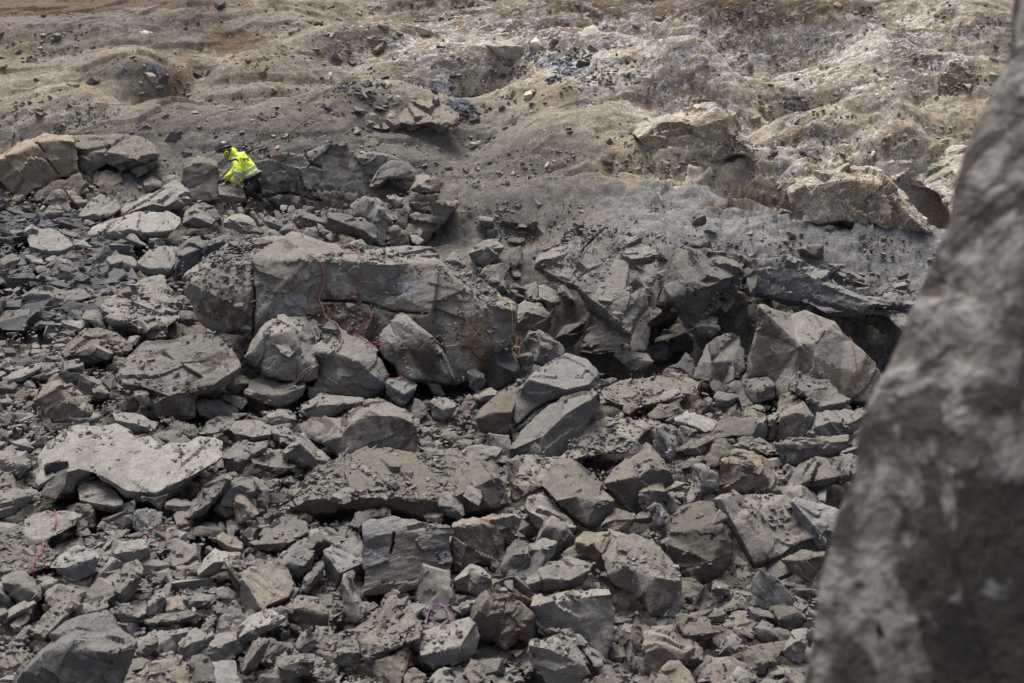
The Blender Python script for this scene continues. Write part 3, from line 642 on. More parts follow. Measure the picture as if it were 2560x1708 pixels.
Glr|k=1.5|pale chunky rock with a dark underside in the lower left|1015,1100 1040,1060 1170,1080 1160,1152 1050,1162 1010,1132|1018,1110 1090,1115 1165,1110|
Glr|b=.25|pale lumpy rock left of the gravel-faced wedge|1090,960 1130,880 1190,815 1265,850 1262,920 1190,962 1100,1002|1095,970 1180,900 1260,890|
Gks|gr k=.9 b=.2|gravel-faced wedge with a pale left edge|1245,900 1300,890 1400,930 1470,990 1462,1070 1410,1112 1340,1082 1280,1012|1250,918 1320,1005 1405,1045 1460,1050|
Ger||brown flat rock below the grey slab in the left centre|1190,750 1230,730 1340,790 1352,840 1270,852 1210,802|1200,770 1270,810 1345,825|
Ggs|k=1.8|wide triangular slab pointing left in the left centre|1390,800 1480,730 1560,690 1650,645 1700,680 1717,755 1600,820 1560,832 1420,822|1395,805 1500,795 1600,790 1712,730|
Gbb|k=1.4|pale bluish boulder with a ragged underside, left of the banded block|1500,957 1560,870 1620,800 1700,765 1742,830 1720,932 1650,992 1560,967|1505,950 1600,900 1680,920 1735,860|
Ggs|k=1.9|long flat plate lying level in the lower left rubble|800,1230 860,1190 1090,1165 1082,1210 960,1247 830,1252|815,1238 960,1222 1086,1190|
Ggs|k=1.4|grey slab above the blurred front boulder|375,1180 430,1130 590,1110 607,1140 560,1190 400,1227|380,1200 480,1180 590,1150|
Ggr||grey rock right of the slab above the blurred front boulder|600,1160 650,1140 740,1140 792,1180 760,1242 680,1242|605,1180 690,1180 785,1195|
Ggs|k=1.6|long slanting slab with a dark edge left of the blurred front boulder|150,1300 250,1190 380,1080 440,1050 472,1060 460,1120 380,1190 330,1282 240,1337|160,1302 240,1312 330,1225 425,1140 465,1080|
Ggs|k=1.5|flat grey plate at the lower left edge, upper of two|-10,1210 60,1150 190,1105 207,1130 120,1182 20,1242|0,1225 110,1170 200,1125|
Ggs|k=1.5|flat grey plate at the lower left edge, lower of two|50,1250 100,1200 167,1175 150,1232 80,1272||
Gbb|k=1.5 b=.2 c=12.2 a=.8 sm=1|large blurred blue-grey boulder at the bottom left corner|60,1590 90,1520 200,1400 330,1290 440,1215 560,1190 620,1220 700,1300 757,1340 740,1400 700,1500 640,1640 50,1640|120,1500 250,1400 400,1330 520,1390 640,1400 745,1365|
Glr|k=1.3|pale ragged boulder right of the blurred front boulder|980,1350 1060,1270 1180,1260 1192,1300 1140,1382 1060,1442 1000,1402|990,1360 1080,1340 1185,1300|
Glr|k=1.4|pale ragged rock with frosty top, lower left centre|1310,1290 1380,1200 1460,1160 1600,1150 1592,1220 1500,1272 1420,1322 1340,1352|1318,1320 1400,1270 1500,1240 1588,1200|
Ggb||grey block between the two pale ragged rocks|1140,1390 1190,1300 1310,1280 1312,1370 1280,1462 1180,1452|1150,1380 1220,1360 1308,1330|
Ggs|b=.3|thin upright shard near the bottom edge, left of centre|1330,1520 1370,1400 1430,1310 1490,1330 1472,1390 1420,1482 1360,1532|1345,1500 1400,1420 1470,1340|
Ggr||grey lumpy rock above the bottom edge, right of the blurred front boulder|750,1400 800,1330 870,1310 872,1360 820,1422 760,1432|755,1400 810,1370 870,1340|
Ggr||grey angular rock under the long flat plate|930,1290 1040,1260 1052,1300 990,1352 940,1332|935,1300 990,1295 1045,1285|
Ger||small block at the lower left edge|-20,1420 60,1385 162,1400 130,1452 40,1492 -20,1482||
Ggs||flat rock below the pale chunky rock|1190,1050 1240,1030 1322,1070 1290,1102 1210,1097||
Ges|k=1.5|sandy slab on the bottom edge beside the blurred front boulder|690,1590 760,1510 850,1450 1000,1430 1052,1500 1040,1620 700,1630||
Ggs|c=13.6|upright grey plate cut by the bottom edge|1030,1590 1060,1420 1110,1400 1180,1470 1192,1560 1100,1640||
Hrb||dark brown boulder left of the tall slab below the banded block|20,1150 100,1080 200,1100 270,1170 272,1240 130,1292 60,1232|30,1170 130,1150 265,1185|
Hsb|k=1 b=.05 lay=3 bed=5 a=.7|rectangular block with purple-grey bands on its face, lower centre|450,690 500,655 620,640 720,670 800,690 940,688 957,720 945,800 957,880 940,1000 800,1032 600,1072 455,1087 480,980 465,860|455,762 620,740 800,712 952,706|625,740 630,790 615,850
Hgr||dusty slab behind the banded block|370,690 420,630 500,610 615,600 622,640 500,652 440,712||
Hrb|a=1.6 k=1|rust-stained crumbly boulder right of the banded block|950,690 1030,660 1150,645 1300,635 1352,650 1270,722 1240,850 1180,932 1100,912 1000,952 960,952|955,705 1080,685 1200,690 1290,670|
Hgb|b=.25|grey faceted block under the banded block's right corner|960,1000 1000,950 1060,910 1110,920 1170,970 1182,1030 1110,1092 1020,1062 970,1052|970,1000 1060,955 1110,970 1172,990;1060,955 1050,1060|
Hgb|k=.9|grey shoulder-shaped block right of the rust-stained boulder|1215,940 1260,820 1310,770 1380,790 1387,880 1340,952 1260,1002|1220,930 1290,860 1380,850|
Hgr|b=.25|small diamond-shaped rock right of the shoulder-shaped block|1380,810 1450,765 1537,780 1520,852 1450,932 1390,882|1384,830 1440,830 1532,795;1440,830 1450,925|
Hlb|k=1.4|long pale jagged slab below the diamond-shaped rock|1350,1012 1440,930 1560,880 1600,870 1740,900 1730,952 1650,1032 1500,1052 1400,1062|1358,1030 1470,990 1600,1000 1725,935|
Hgb|k=1.1 b=.12 a=.6|large square-edged block near the bottom centre|1375,1160 1400,1100 1550,1065 1820,1045 1847,1100 1852,1200 1850,1332 1790,1442 1700,1352 1550,1292 1450,1290 1400,1232|1388,1145 1550,1112 1700,1090 1840,1078|
Hrb|a=1.5 b=.2|rugged brown boulder with a grey broken lower side, bottom centre|1040,1232 1080,1150 1150,1080 1230,1010 1290,965 1350,1010 1380,1130 1422,1220 1400,1292 1370,1342 1240,1392 1190,1322 1100,1302 1050,1272|1060,1240 1150,1110 1270,1080 1390,1190;1270,1080 1250,1380|
Hlb|k=1.2|flat-topped block with a dark underside beside the purple cord loop|765,1342 800,1290 880,1250 1050,1200 1082,1250 1110,1312 1090,1402 960,1462 850,1492 780,1442|768,1420 880,1395 1000,1365 1075,1240|
Hgs|k=.7|tall narrow slab standing left of the banded block|330,1040 350,960 390,950 440,1080 482,1180 400,1242 360,1182|340,1000 400,1100 440,1210|
Hgr|k=.8|dark grey post-like rock against the banded block|355,852 390,785 440,790 467,860 460,932 380,942|360,850 420,830 465,870|
Heb|gr k=1.3|sandy-topped slanting slab below the banded block|440,1330 520,1200 600,1080 640,1070 720,1170 792,1262 770,1342 620,1402 480,1502 455,1422|450,1350 540,1240 612,1090;450,1430 620,1370 770,1320|
Hlt|on|small cream-coloured stone on the slab left of the banded block|360,950 410,940 422,970 400,997 370,982||
Hlt||pale long pebble in the gravel left of the banded block|200,730 230,710 287,770 260,812 210,802||
Hgs||slanting pale-edged slab left of the dark post-like rock|115,1050 150,960 240,890 252,920 220,1002 150,1072|120,1050 180,1000 245,910|
Hbr|k=.8|clean bluish upright stone near the bottom, left of centre|85,1382 110,1290 160,1265 190,1300 202,1370 140,1412|105,1395 125,1330 165,1275|
Hgr|b=.2|squarish grey rock near the bottom, right of the bluish upright stone|295,1422 340,1340 400,1320 440,1350 442,1450 410,1492 300,1462|300,1430 350,1400 440,1400|
Hkr|k=1.2|stained boulder on the bottom edge below the bluish upright stone|-20,1432 80,1402 190,1412 192,1492 100,1530 0,1580|0,1480 90,1450 190,1450|
Hgr||dusty brown rock right of the bluish upright stone|190,1302 200,1250 280,1260 322,1340 290,1392 200,1382||
Hls|k=2|thin pale slab lying flat just under the banded block|865,1082 980,1075 1042,1087 990,1107 870,1102||
Hgr||rounded grey rock left of the rugged brown boulder's top|955,1162 1010,1130 1095,1100 1102,1140 1000,1202|960,1170 1030,1150 1098,1125|
Heb|gr k=1.9 a=.6|huge gravel-covered mound-shaped boulder in the centre of the lower half|60,522 180,400 330,320 480,275 580,275 720,300 880,290 950,325 1080,335 1170,360 1240,460 1282,580 1150,602 1010,642 900,682 600,612 400,622 200,642 80,602|100,560 300,540 600,540 900,560 1100,480 1200,430;1100,480 1150,595|
Hls|on|star-shaped thin slab on the right of the gravel-covered mound|1010,532 1070,440 1110,480 1127,530 1100,587 1050,562||
Hkr|on b=.2|angular brown and grey rock at the front of the gravel-covered mound|870,580 900,510 960,490 1015,560 1022,640 990,667 900,622|880,588 950,588 1012,640|
Hgr|on k=1.5|oblong block at the foot of the gravel-covered mound|795,642 830,615 910,625 907,670 870,692 800,662|798,650 850,650 908,640|
Hgb|k=1.4|low brown boulder behind the gravel-covered mound|985,312 1030,265 1120,250 1242,265 1200,312 1130,332 990,327||
Hbs|on|pale bluish plate at the right rear of the gravel-covered mound|1140,338 1180,305 1262,310 1267,345 1190,352||
Hes|gr k=1.6|gravel-strewn slab right of the gravel-covered mound|1250,332 1350,310 1480,310 1542,350 1480,422 1450,482 1300,562 1275,482|1262,350 1285,470 1300,555|
Hkb|k=1.3|brown slab partly under the dusty faceted block|1345,592 1390,530 1460,505 1550,600 1642,702 1630,742 1480,752 1400,682|1350,600 1440,650 1500,700 1640,710|
Igb|k=1.3 b=.16 a=.6|large dusty faceted block right of the gravel-strewn slab|-105,462 -50,380 20,320 90,350 170,410 240,490 302,550 290,622 210,702 150,702 70,642 20,602 -50,532|-100,470 -20,560,-.05 95,535 200,570 298,560;95,535 150,695|
Igb|k=1.3 b=.2 a=.6|dusty block with two flat top faces, right lower centre|235,457 290,390 390,320 440,270 480,240 560,300 610,390 637,460 560,512 500,572 420,632 380,622 310,542|240,462 330,445 430,428 520,368 612,395;480,242 520,368|
Ibs|b=.3|striped bluish stone standing upright behind the block with two flat top faces|510,232 545,150 580,135 620,180 652,250 640,312 610,347 570,310 520,262|545,160 590,240 612,340|
Iks||tan flank of rock left of the striped bluish stone|385,292 440,200 500,160 535,157 515,250 470,245 420,292||
Inb|gr k=1.9 a=.6|low tan earthy slab stretching to the left of the striped bluish stone|-150,332 0,322 50,230 130,150 240,110 380,105 500,110 547,130 470,172 440,212 380,292 250,292 100,322 0,420 -100,440||
Ils|k=1.6|clean oblong pale slab tipped towards the camera, right centre|630,102 690,65 760,75 880,125 842,172 780,182 700,152 640,127|636,115 740,142 805,178|
Igs|k=1.6|smooth dusty plate right of the clean oblong pale slab|850,192 880,110 960,90 1095,100 1062,202 960,202 870,212||
Igb|k=.9 a=.5 lay=2.5 bed=80|dark ribbed block below the pale angular boulder on the right|1055,207 1090,120 1150,85 1210,70 1350,5 1417,95 1380,185 1330,217 1160,224|1090,130 1180,110 1300,70 1400,90|1150,95 1155,215;1205,85 1200,215
Fer|sm=1|rounded brown-topped rock between the cube and the pale angular boulder|1150,1372 1180,1280 1245,1250 1330,1322 1250,1370 1160,1392||
Flb|k=1.6 b=.14|pale angular boulder with a thick chipped edge on the right|1270,1202 1290,1110 1400,1110 1450,1130 1500,1180 1560,1260 1640,1320 1647,1360 1580,1362 1500,1377 1410,1412 1360,1372 1340,1292 1280,1262|1275,1215 1350,1280 1440,1350 1540,1330 1642,1325|
Fbr||bluish rock wedged behind the pale angular boulder|1235,1162 1280,1120 1285,1262 1240,1242||
Fgs|k=1.5 lay=3|layered grey block under the pale angular boulder|1350,1542 1380,1452 1420,1402 1500,1372 1640,1362 1742,1390 1735,1442 1700,1502 1580,1542 1400,1562|1390,1490 1500,1450 1620,1462 1738,1400|
Fgb|b=.12 k=1.5|neat cube-shaped block left of the pale angular boulder|920,1182 1090,1145 1147,1202 1142,1292 1000,1332 960,1282 930,1232|925,1184 1000,1240 1142,1210;1000,1240 1000,1330|
Fgr||dark rock against the left side of the cube-shaped block|825,1222 850,1185 920,1182 960,1282 1000,1332 930,1382 900,1262||
Flb|k=1.1 b=.2 a=.45|wedge boulder with a dark hollow in its front|595,1162 640,1060 710,932 760,890 860,860 920,890 942,1002 952,1102 900,1162 800,1207 720,1192|715,925 725,1060,.05 718,1185;725,1015 780,1000,.3 870,1050,.2 880,1180|
Fkb|b=.2|faceted grey boulder left of the wedge boulder with the hollow|325,962 380,890 500,810 560,850 622,930 600,972 500,1002 430,1062 340,1042 325,1002|335,930 430,920 560,862;430,920 440,1050|
Fbb|k=.9 b=.2|tall bluish triangular rock beside the dark cave|170,972 220,850 320,685 380,740 402,810 390,872 330,932 320,1002 200,987|318,690 340,800 310,990|
Fkb|k=1.0 b=.12 L=5 a=.35|great triangular slab with a dark left face, right middle ground|955,1162 970,1040 1020,860 1030,690 1060,675 1150,710 1250,750 1340,720 1420,750 1540,790 1600,870 1740,990 1810,1060 1862,1150 1872,1210 1850,1320 1700,1322 1560,1310 1400,1302 1150,1300 1140,1202 1090,1152|1040,690 1170,820 1300,960 1215,1290||1100,960,110,200,b,1 1080,760,70,80,b,.7 1080,1180,90,80,b,.8
Fdr||dark rock in the shade between the faceted and wedge boulders|490,1092 560,990 622,1060 600,1152||
Fgb|k=1.4|low rounded boulder below the tall bluish triangular rock|80,1012 170,980 320,1002 352,1052 270,1122 180,1102|95,1030 200,1030 340,1060|
Fkr|c=24.4|round rock stacked left of the great triangular slab, lower one|875,802 900,720 960,700 982,780 940,862 890,862||
Fgr|c=24.8|round rock stacked left of the great triangular slab, upper one|950,722 980,680 1040,682 1020,802 980,772||
Egb|gr k=1.5 c=22.8 t=.9 b=.1 a=1.1 L=5|huge tilted slab overhanging the dark cave|1560,520 1620,450 1730,350 1820,280 1930,290 2020,310 2150,350 2280,430 2332,500 2342,620 2300,720 2240,830 2180,900 2172,1012 2130,1012 2060,942 1960,862 1880,802 1790,702 1700,672 1620,662 1580,602|1600,590 1700,640 1810,690,-.1 1900,780 2000,850 2130,990;1820,285 1750,450 1810,690|2000,310 1850,450 1830,480
FgL|k=1.1 c=24.0 t=.8 a=1.3|second grey slab of the ledge right of the overhanging slab|380,682 400,560 460,380 490,330 520,300 700,340 870,370 980,380 930,450 880,592 800,652 740,722 660,782 570,832 530,742 460,672|470,400 560,520 480,640;560,520 700,560 900,480|
FbL|k=.85 c=24.0 fix t=.6 a=1.7 b=.1|bluish broken rock ledge under the grey plateau|980,380 1060,370 1190,390 1290,430 1380,480 1500,530 1620,600 1750,610 1950,590 2080,640 2100,720 2080,840 1980,842 1850,742 1700,732 1480,732 1300,652 1180,642 1050,612 960,610 940,500||
Fgr|c=24.4|upright column of rock wedged in the broken ledge|960,470 1000,445 1030,470 1020,560 980,610 950,540||
Fkr|c=24.2|angular rock hanging in the crack of the ledge|770,700 830,630 885,612 870,680 820,740||
Fgb|c=24.0 k=1|rough grey rock under the second slab of the ledge|560,852 640,800 700,740 770,770 780,850 740,892 660,882 600,862|570,850 680,820 770,830|
Edb|c=25.8 k=.8|dark slab inside the cave|1660,1042 1720,950 1860,920 1842,1012 1790,1072 1720,1092|1670,1030 1760,990 1850,930|
Edb|c=26.2|second dark rock deep inside the cave|1850,1062 1880,940 1960,930 2040,1000 2130,1050 2120,1130 1950,1140 1820,1132||
Egb|k=1 c=24.9|grey block behind the right end of the house-sized boulder|1385,960 1400,850 1470,790 1560,800 1640,870 1642,962 1600,1002 1480,972|1390,930 1480,860 1640,900|
Egb|k=1.1 b=.25|domed grey boulder with a fluted front, left of the cave|1460,1052 1500,1000 1560,975 1620,1010 1690,1060 1732,1112 1720,1152 1600,1222 1530,1192 1480,1122|1530,1000 1570,1080 1540,1190|
Egr||grey block under the yellow and red cords|1410,1152 1520,1120 1532,1202 1480,1272 1430,1212|1412,1170 1460,1150 1528,1140|
Edb|b=.2|dark angular boulder under the right end of the house-sized boulder|1185,1182 1260,1130 1320,1100 1400,1150 1432,1230 1400,1302 1310,1372 1230,1372 1195,1282|1190,1190 1270,1145 1300,1215,.05 1400,1250|
Edr||small dark rock standing below the house-sized boulder|1085,1250 1120,1215 1200,1260 1212,1330 1150,1392 1110,1352|1090,1260 1150,1290 1205,1290|
Egr||grey rock in front of the triangular boulder|825,1330 850,1277 900,1310 950,1400 930,1422 860,1382|830,1330 890,1350 940,1415|
Egb||grey block with a dark right side, below centre|845,1440 880,1420 960,1415 1022,1470 1000,1532 930,1567 860,1552|850,1450 930,1500 1018,1478;930,1500 930,1560|
Edr||dark rock in the gap above the twin mottled boulder|725,1500 750,1425 810,1450 832,1520 790,1562 740,1550||
Egr||flattened grey rock left of the sloping bluish boulder|1115,1420 1160,1380 1250,1355 1292,1380 1260,1432 1170,1450|1120,1420 1200,1410 1285,1400|
Ebb|k=1.1 a=.4 b=.2 sm=2|great sloping bluish boulder with rubble on its crown, right of centre|1370,1562 1420,1402 1480,1292 1580,1212 1740,1132 1880,1172 1952,1262 1930,1342 1830,1422 1700,1442 1600,1502 1500,1602 1400,1652 1360,1642|1490,1300 1600,1330 1740,1370 1900,1330|1400,1620 1500,1530 1620,1450 1720,1430
Eeb|k=1.2 a=.4 sm=1|smooth dirt-grey block left of the sloping bluish boulder|1140,1560 1170,1500 1300,1382 1450,1302 1480,1300 1422,1422 1372,1562 1360,1650 1250,1660 1170,1640|1150,1560 1250,1520 1380,1520|
Vlb|k=1.2 a=.5|pale slab with a blue-white edge in front of the sloping bluish boulder|1165,1032 1200,985 1260,930 1330,905 1370,900 1377,930 1330,1002 1290,1052 1200,1047|1180,1030 1245,1000 1300,950 1372,905;1245,1000 1240,1045|
Fns|gr k=1.9 a=.7|low tan boulder with stones on it, right centre|0,1240 90,1195 260,1165 450,1150 580,1150 642,1202 600,1282 480,1302 330,1352 200,1372 110,1352 30,1310|20,1290 110,1330 200,1350 330,1330 600,1270|
Frr||brownish rock on the left rim of the low tan boulder|145,1342 240,1325 257,1360 190,1402 150,1382||
Fls|on k=1.6|pale slate piece lying on the low tan boulder|385,1302 410,1260 520,1225 532,1252 430,1312||
Fbr|k=1.4|bluish slab right of the low tan boulder|740,1292 760,1250 925,1270 900,1312 850,1352 760,1342|745,1290 830,1310 915,1280|
Frr||brown rounded rock in front of the low tan boulder|510,1322 560,1285 602,1310 590,1362 540,1372||
Fes|k=1.7|dusty flat rock with a small chip on it, right centre|310,1402 380,1330 500,1340 542,1380 450,1422 320,1432||
Fgr||small grey pyramid left of the cube-shaped block's foot|970,1352 1020,1325 1082,1360 1040,1392 980,1387|975,1350 1030,1365 1078,1362|
Igs|k=1.5|flat grey wedge above the rust-topped boulder|985,242 1000,215 1110,205 1200,270 1192,302 1150,302 1030,277|988,240 1080,270 1145,300 1192,292|
Iks|k=1.3 lay=3|long brown slab against the blurred boulder, upper of two|1180,237 1290,215 1500,200 1600,195 1602,250 1500,312 1390,322 1280,362 1220,342 1200,292|1185,242 1340,250 1480,240 1598,225|
Iks|k=1.3 lay=3|long brown slab against the blurred boulder, lower of two|1215,482 1240,430 1330,350 1450,320 1661,305 1700,330 1660,440 1500,462 1300,507 1220,507|1220,485 1350,460 1500,430 1680,400|
Irb|k=1.3 a=1.3 b=.14|rust-topped rounded boulder with a chipped right edge|875,422 890,330 960,300 1010,285 1120,310 1180,350 1217,420 1200,502 1150,512 1040,517 930,512 880,472|882,345 1000,355 1100,380 1150,430 1165,505|
Igs|k=1.2|grey sloping slab left of the rust-topped boulder|800,332 850,240 920,235 1002,290 890,322 870,372 810,377||
Ilb|k=.8 b=.2|upright pale-edged block left of the rust-topped boulder|700,572 730,450 745,360 800,360 860,400 872,480 800,522 760,562|745,365 790,392 778,480 740,560|
Igs|k=1.3|brown-grey flat rock above the upright pale-edged block|650,262 720,220 880,195 932,240 830,242 810,292 740,312 660,292|655,275 740,270 830,230|
Igs|k=1.7|thin layered plate left of the upright pale-edged block|620,372 700,335 800,325 742,370 730,402 640,402||
Igb|b=.2|blue-tinged upright chunk in front of the block with two flat top faces|440,582 430,510 480,465 560,445 592,520 570,562 500,602 470,617|440,510 510,500 585,510|
Ilt||pale star-shaped small rock, right lower centre|400,662 440,620 510,615 542,640 500,682 440,682|405,660 460,655 535,645|
Ibr|b=.25 bed=60 lay=3|striped small rock leaning behind the star-shaped one|480,602 520,565 560,580 612,650 600,692 530,712 510,652|525,570 560,640 565,700|
Igr||small upright grey slab left of the upright pale-edged block|590,602 590,510 640,560 662,610 610,632||
Igr|b=.2|four-sided grey rock left of the pale star-shaped rock|225,692 260,640 310,605 370,620 422,650 390,702 310,737 240,722|230,690 300,660 415,660;300,660 310,730|
Igt||small grey stone right of the upright pale-edged block|790,532 850,515 872,540 840,572 790,562||
Igb|k=1.1 b=.12 sm=1 a=.6|big rounded dusty boulder left of the leaning brown slab|590,832 600,740 620,650 660,600 750,562 850,572 900,682 960,802 952,892 900,972 790,1012 720,1002 660,972 640,902|600,800 640,900 720,945 850,900 905,700;850,575 880,650 905,700;720,945 730,1000|
Ikb|k=1 b=.08 a=.5|great leaning brown slab with a thin left edge, lower right|855,552 880,530 1050,515 1250,530 1300,562 1400,642 1452,752 1330,782 1230,862 1100,922 1070,922 1020,832 950,722|895,548 960,680 1080,912|
Ibs|b=.14|blue-edged slab leaning on the brown slab beside the blurred boulder|1265,562 1300,540 1440,560 1560,612 1562,702 1500,762 1482,832 1430,832 1350,722|1290,560 1400,690 1480,800|
Igb|k=1.3 b=.14 a=.6|very large angular block in the lower right|235,862 330,782 410,725 482,770 560,810 622,880 670,970 677,1032 640,1092 560,1212 500,1202 440,1112 300,1022 265,972|262,970 350,925 420,950 520,985 672,1000;420,950 500,1195|
Irb|b=.2|orange-streaked rock behind the very large angular block|85,872 90,770 130,725 300,740 332,770 240,852 200,892|90,790 180,800 230,850|
Igt||small grey rock left of the orange-streaked rock|5,862 40,820 90,800 102,870 60,882||
Igs|k=.5|thin splinter standing right of the square-edged block|310,1252 340,1240 390,1332 442,1500 400,1492 350,1382||
Igr|k=.6|upright grey rock beside the thin splinter|380,1302 425,1165 462,1290 442,1402 400,1372||
Ieb|k=1.1 sm=1|rounded brown boulder near the bottom right|455,1402 460,1300 500,1250 620,1262 700,1362 742,1372 700,1462 620,1502 520,1542 470,1502|465,1400 560,1360 700,1400|
Irb|on k=1.6|reddish flat-topped block near the bottom right|630,1212 660,1185 800,1175 850,1270 862,1312 700,1357 660,1292|635,1222 695,1305 858,1288|
Igr||small cube among the dark stones, lower right|815,1202 850,1165 922,1175 912,1230 830,1232|818,1200 860,1200 918,1185|
Igr|b=.25|grey pyramid in the dark hollow, lower right|735,1122 800,1020 862,1110 790,1182 740,1152|800,1025 790,1110 790,1178|
Igr||small grey pyramid right of the bigger one in the dark hollow|900,1152 960,1100 1000,1110 982,1162 920,1172||
Igr||squarish dim rock under the rounded dusty boulder|840,1062 850,1000 942,1030 940,1082 870,1087|842,1050 880,1040 940,1050|
Ibr|k=.6|dark bluish splinter in the hollow by the very large angular block|590,1202 640,1080 690,1080 692,1110 640,1212||
Idb|k=.8|dark slab standing in the deep hollow, lower right|1050,1142 1050,1050 1105,932 1200,982 1307,1100 1280,1142 1180,1167|1108,940 1100,1050 1070,1140|
Ils||thin pale-edged plate at the foot of the dark standing slab|1045,1150 1110,1155 1207,1185 1190,1212 1060,1182||
Igb||pointed dark boulder under the leaning brown slab|1225,882 1340,835 1470,840 1462,892 1420,962 1380,1012 1260,942|1230,885 1340,890 1462,860|
Igr||narrow grey rock under the leaning brown slab's tip|970,872 1040,902 1052,972 1020,1012 980,982||
Igs|k=1.8|thin flat plate lying below the small cube|835,1247 960,1270 1075,1290 1072,1322 950,1292 850,1272||
Ier||brown hump behind the thin flat plate|895,1252 960,1190 1010,1180 1072,1250 1060,1292 960,1272||
Ilr||pale-faced rock in the bottom right rubble|1080,1262 1120,1215 1170,1240 1217,1312 1150,1342 1100,1312|1085,1262 1140,1270 1210,1315|
Ilr||pale pointed chip left of the long dusty slab|920,1312 960,1290 1012,1330 970,1392 930,1352||
Ies|k=1.8|long dusty slab in the bottom right rubble|930,1427 1090,1350 1280,1335 1232,1390 1180,1452 1000,1442||
Ilr|b=.2|pale pitted rock touching the blurred boulder at the bottom right|1230,1392 1290,1270 1370,1260 1362,1402 1330,1472 1240,1422|1235,1390 1300,1340 1365,1330|
Ieb||brown block on the bottom edge, right|820,1512 860,1450 960,1430 1062,1482 1100,1542 950,1620 830,1580||
Ier||orange-brown hump on the bottom edge right of the rounded brown boulder|505,1590 600,1450 660,1440 722,1500 750,1590 600,1640||
Ilr||pale stone on the bottom edge, right|940,1542 980,1470 1042,1500 1062,1600 950,1620||
Ilb|c=14 b=.2|pale ribbed boulder on the bottom edge, centre right|-180,1402 -178,1332 -100,1322 0,1300 50,1322 130,1422 147,1500 100,1590 -40,1620 -120,1482|-170,1360 -60,1380 40,1420 140,1480|
Ibs|c=14.4|curved bluish slab above the pale ribbed boulder|-60,1272 50,1265 150,1350 220,1402 232,1470 200,1477 140,1402 40,1312||
Hlr||cream rock cut by the bottom edge, centre|830,1542 870,1490 920,1480 972,1570 900,1620 840,1600||
Her||dull rock cut by the bottom edge, centre left|680,1522 740,1480 812,1520 780,1600 690,1600||
Hrr||rusty rock near the bottom edge left of the pale ribbed boulder|1020,1502 1060,1440 1120,1470 1142,1542 1060,1592||
Egb|b=.2|grey boulder in the rubble behind the house-sized boulder, centre|1090,472 1200,400 1300,390 1332,440 1280,522 1200,562 1130,532|1100,480 1200,440 1320,440|
Egr|k=.8|upright oval rock in the rubble, upper centre|1350,562 1370,470 1440,420 1457,470 1440,532 1400,582||
Egr|b=.2|round grey rock behind the right shoulder of the house-sized boulder|1230,642 1290,610 1340,660 1362,740 1300,742 1230,702|1235,650 1290,660 1355,720|
Egr||grey rock left of the flat grey rock at the cave mouth|1450,752 1470,690 1540,660 1562,720 1540,792 1470,772||
Elr|k=1.2 c=24.6|flat grey rock at the cave mouth|1555,692 1600,680 1690,740 1702,820 1620,812 1560,772|1558,760 1640,800 1700,790|
Egr||grey rock with a pale top, centre, above the big boulder's ridge|940,532 1000,470 1060,500 1092,560 1030,582|945,530 1010,520 1088,560|
Edr||dark rock under the slope, upper centre|1505,480 1550,435 1590,460 1560,510 1520,512||
Xgt||small grey rock in front of the worker's knee|250,215 310,210 320,250 290,282 255,260||
Xlt||pale stone below the worker's shin, with a red cord on it|385,310 450,290 520,330 500,362 430,362||
Xlt||pale squarish stone right of the worker's foot|650,390 670,340 750,340 745,390 700,417||
Xgt||dark pointed stone right of the pale squarish stone|735,422 765,345 815,330 840,390 825,432 770,437||
Xgt||little stone directly behind the worker's foot|525,345 560,338 590,360 580,392 540,382||
Xgr|k=1|grey rock below the pale squarish stone|580,400 640,405 700,460 640,532 600,480||
Xbs|k=1.3|bluish slab slanting down behind the house-sized boulder's left end|440,500 520,480 600,480 690,560 690,605 630,637 530,612|445,510 560,545 685,600|
Xgs|k=.8|long narrow block beside the bluish slanting slab|300,430 350,400 400,480 480,580 400,602 360,530|345,420 400,520 425,598|
Xgt||small block on the rubble above the long narrow block|390,440 430,430 480,460 475,492 430,502||
Xnb|k=1.5|smooth light tan-grey boulder behind the bluish upright boulder|0,510 100,450 190,447 310,470 350,510 380,600 440,672 380,662 200,662 150,642 0,602|10,540 120,520 250,540 380,610|
Xgt|k=.8|small upright stone above the smooth light boulder|140,390 160,360 210,350 240,430 240,457 200,452||
Xgt||rounded stone left of the small upright stone|35,415 70,390 130,410 125,450 60,467||
Xgs|k=1.2|grey slab on the back edge of the house-sized boulder, left part|410,610 460,590 520,610 640,650 645,702 560,702 470,662||
Xet||little brown stone right of the bluish slanting slab|650,530 700,490 740,520 755,560 710,577||
Xgr|k=1|grey wedge with a pale edge behind the house-sized boulder|640,640 740,560 810,555 840,620 860,692 700,702|645,645 780,600 855,690|
Xgb|k=1.2|wide grey boulder in the rubble between the worker and the leaning slab|780,500 850,400 900,380 960,400 1080,470 1130,500 1190,500 1195,612 1100,602 950,622 850,602|790,510 900,450 1050,520 1190,560|
Xgr|k=1.2|block with a flat lid-like top behind the house-sized boulder|865,690 940,650 950,610 1080,600 1105,640 1105,732 940,742 880,722|870,700 945,650 1100,645|
Xls|k=.9|thin pale splinter leaning left of the leaning slab|1090,545 1150,580 1250,665 1180,702 1110,682||
Xgr||grey rock below the thin pale splinter|1180,700 1240,670 1330,670 1365,730 1340,777 1250,767||
Xgs|k=1.4|fan-shaped slab behind the crest of the house-sized boulder|1470,790 1560,750 1620,735 1710,830 1680,862 1540,862||
Dgr|k=1.1 b=.25|grey pyramid-like rock above the broad pale boulder's right end|1180,290 1210,210 1290,150 1340,200 1400,260 1390,297 1300,312|1190,280 1260,240 1385,290;1290,152 1260,240|
Dkr||brown-grey rock behind the grey pyramid-like rock|1300,150 1345,142 1400,180 1450,240 1400,267 1345,205||
Ber||layered rock at the top of the dark crevice|130,900 200,880 260,920 240,960 170,960||
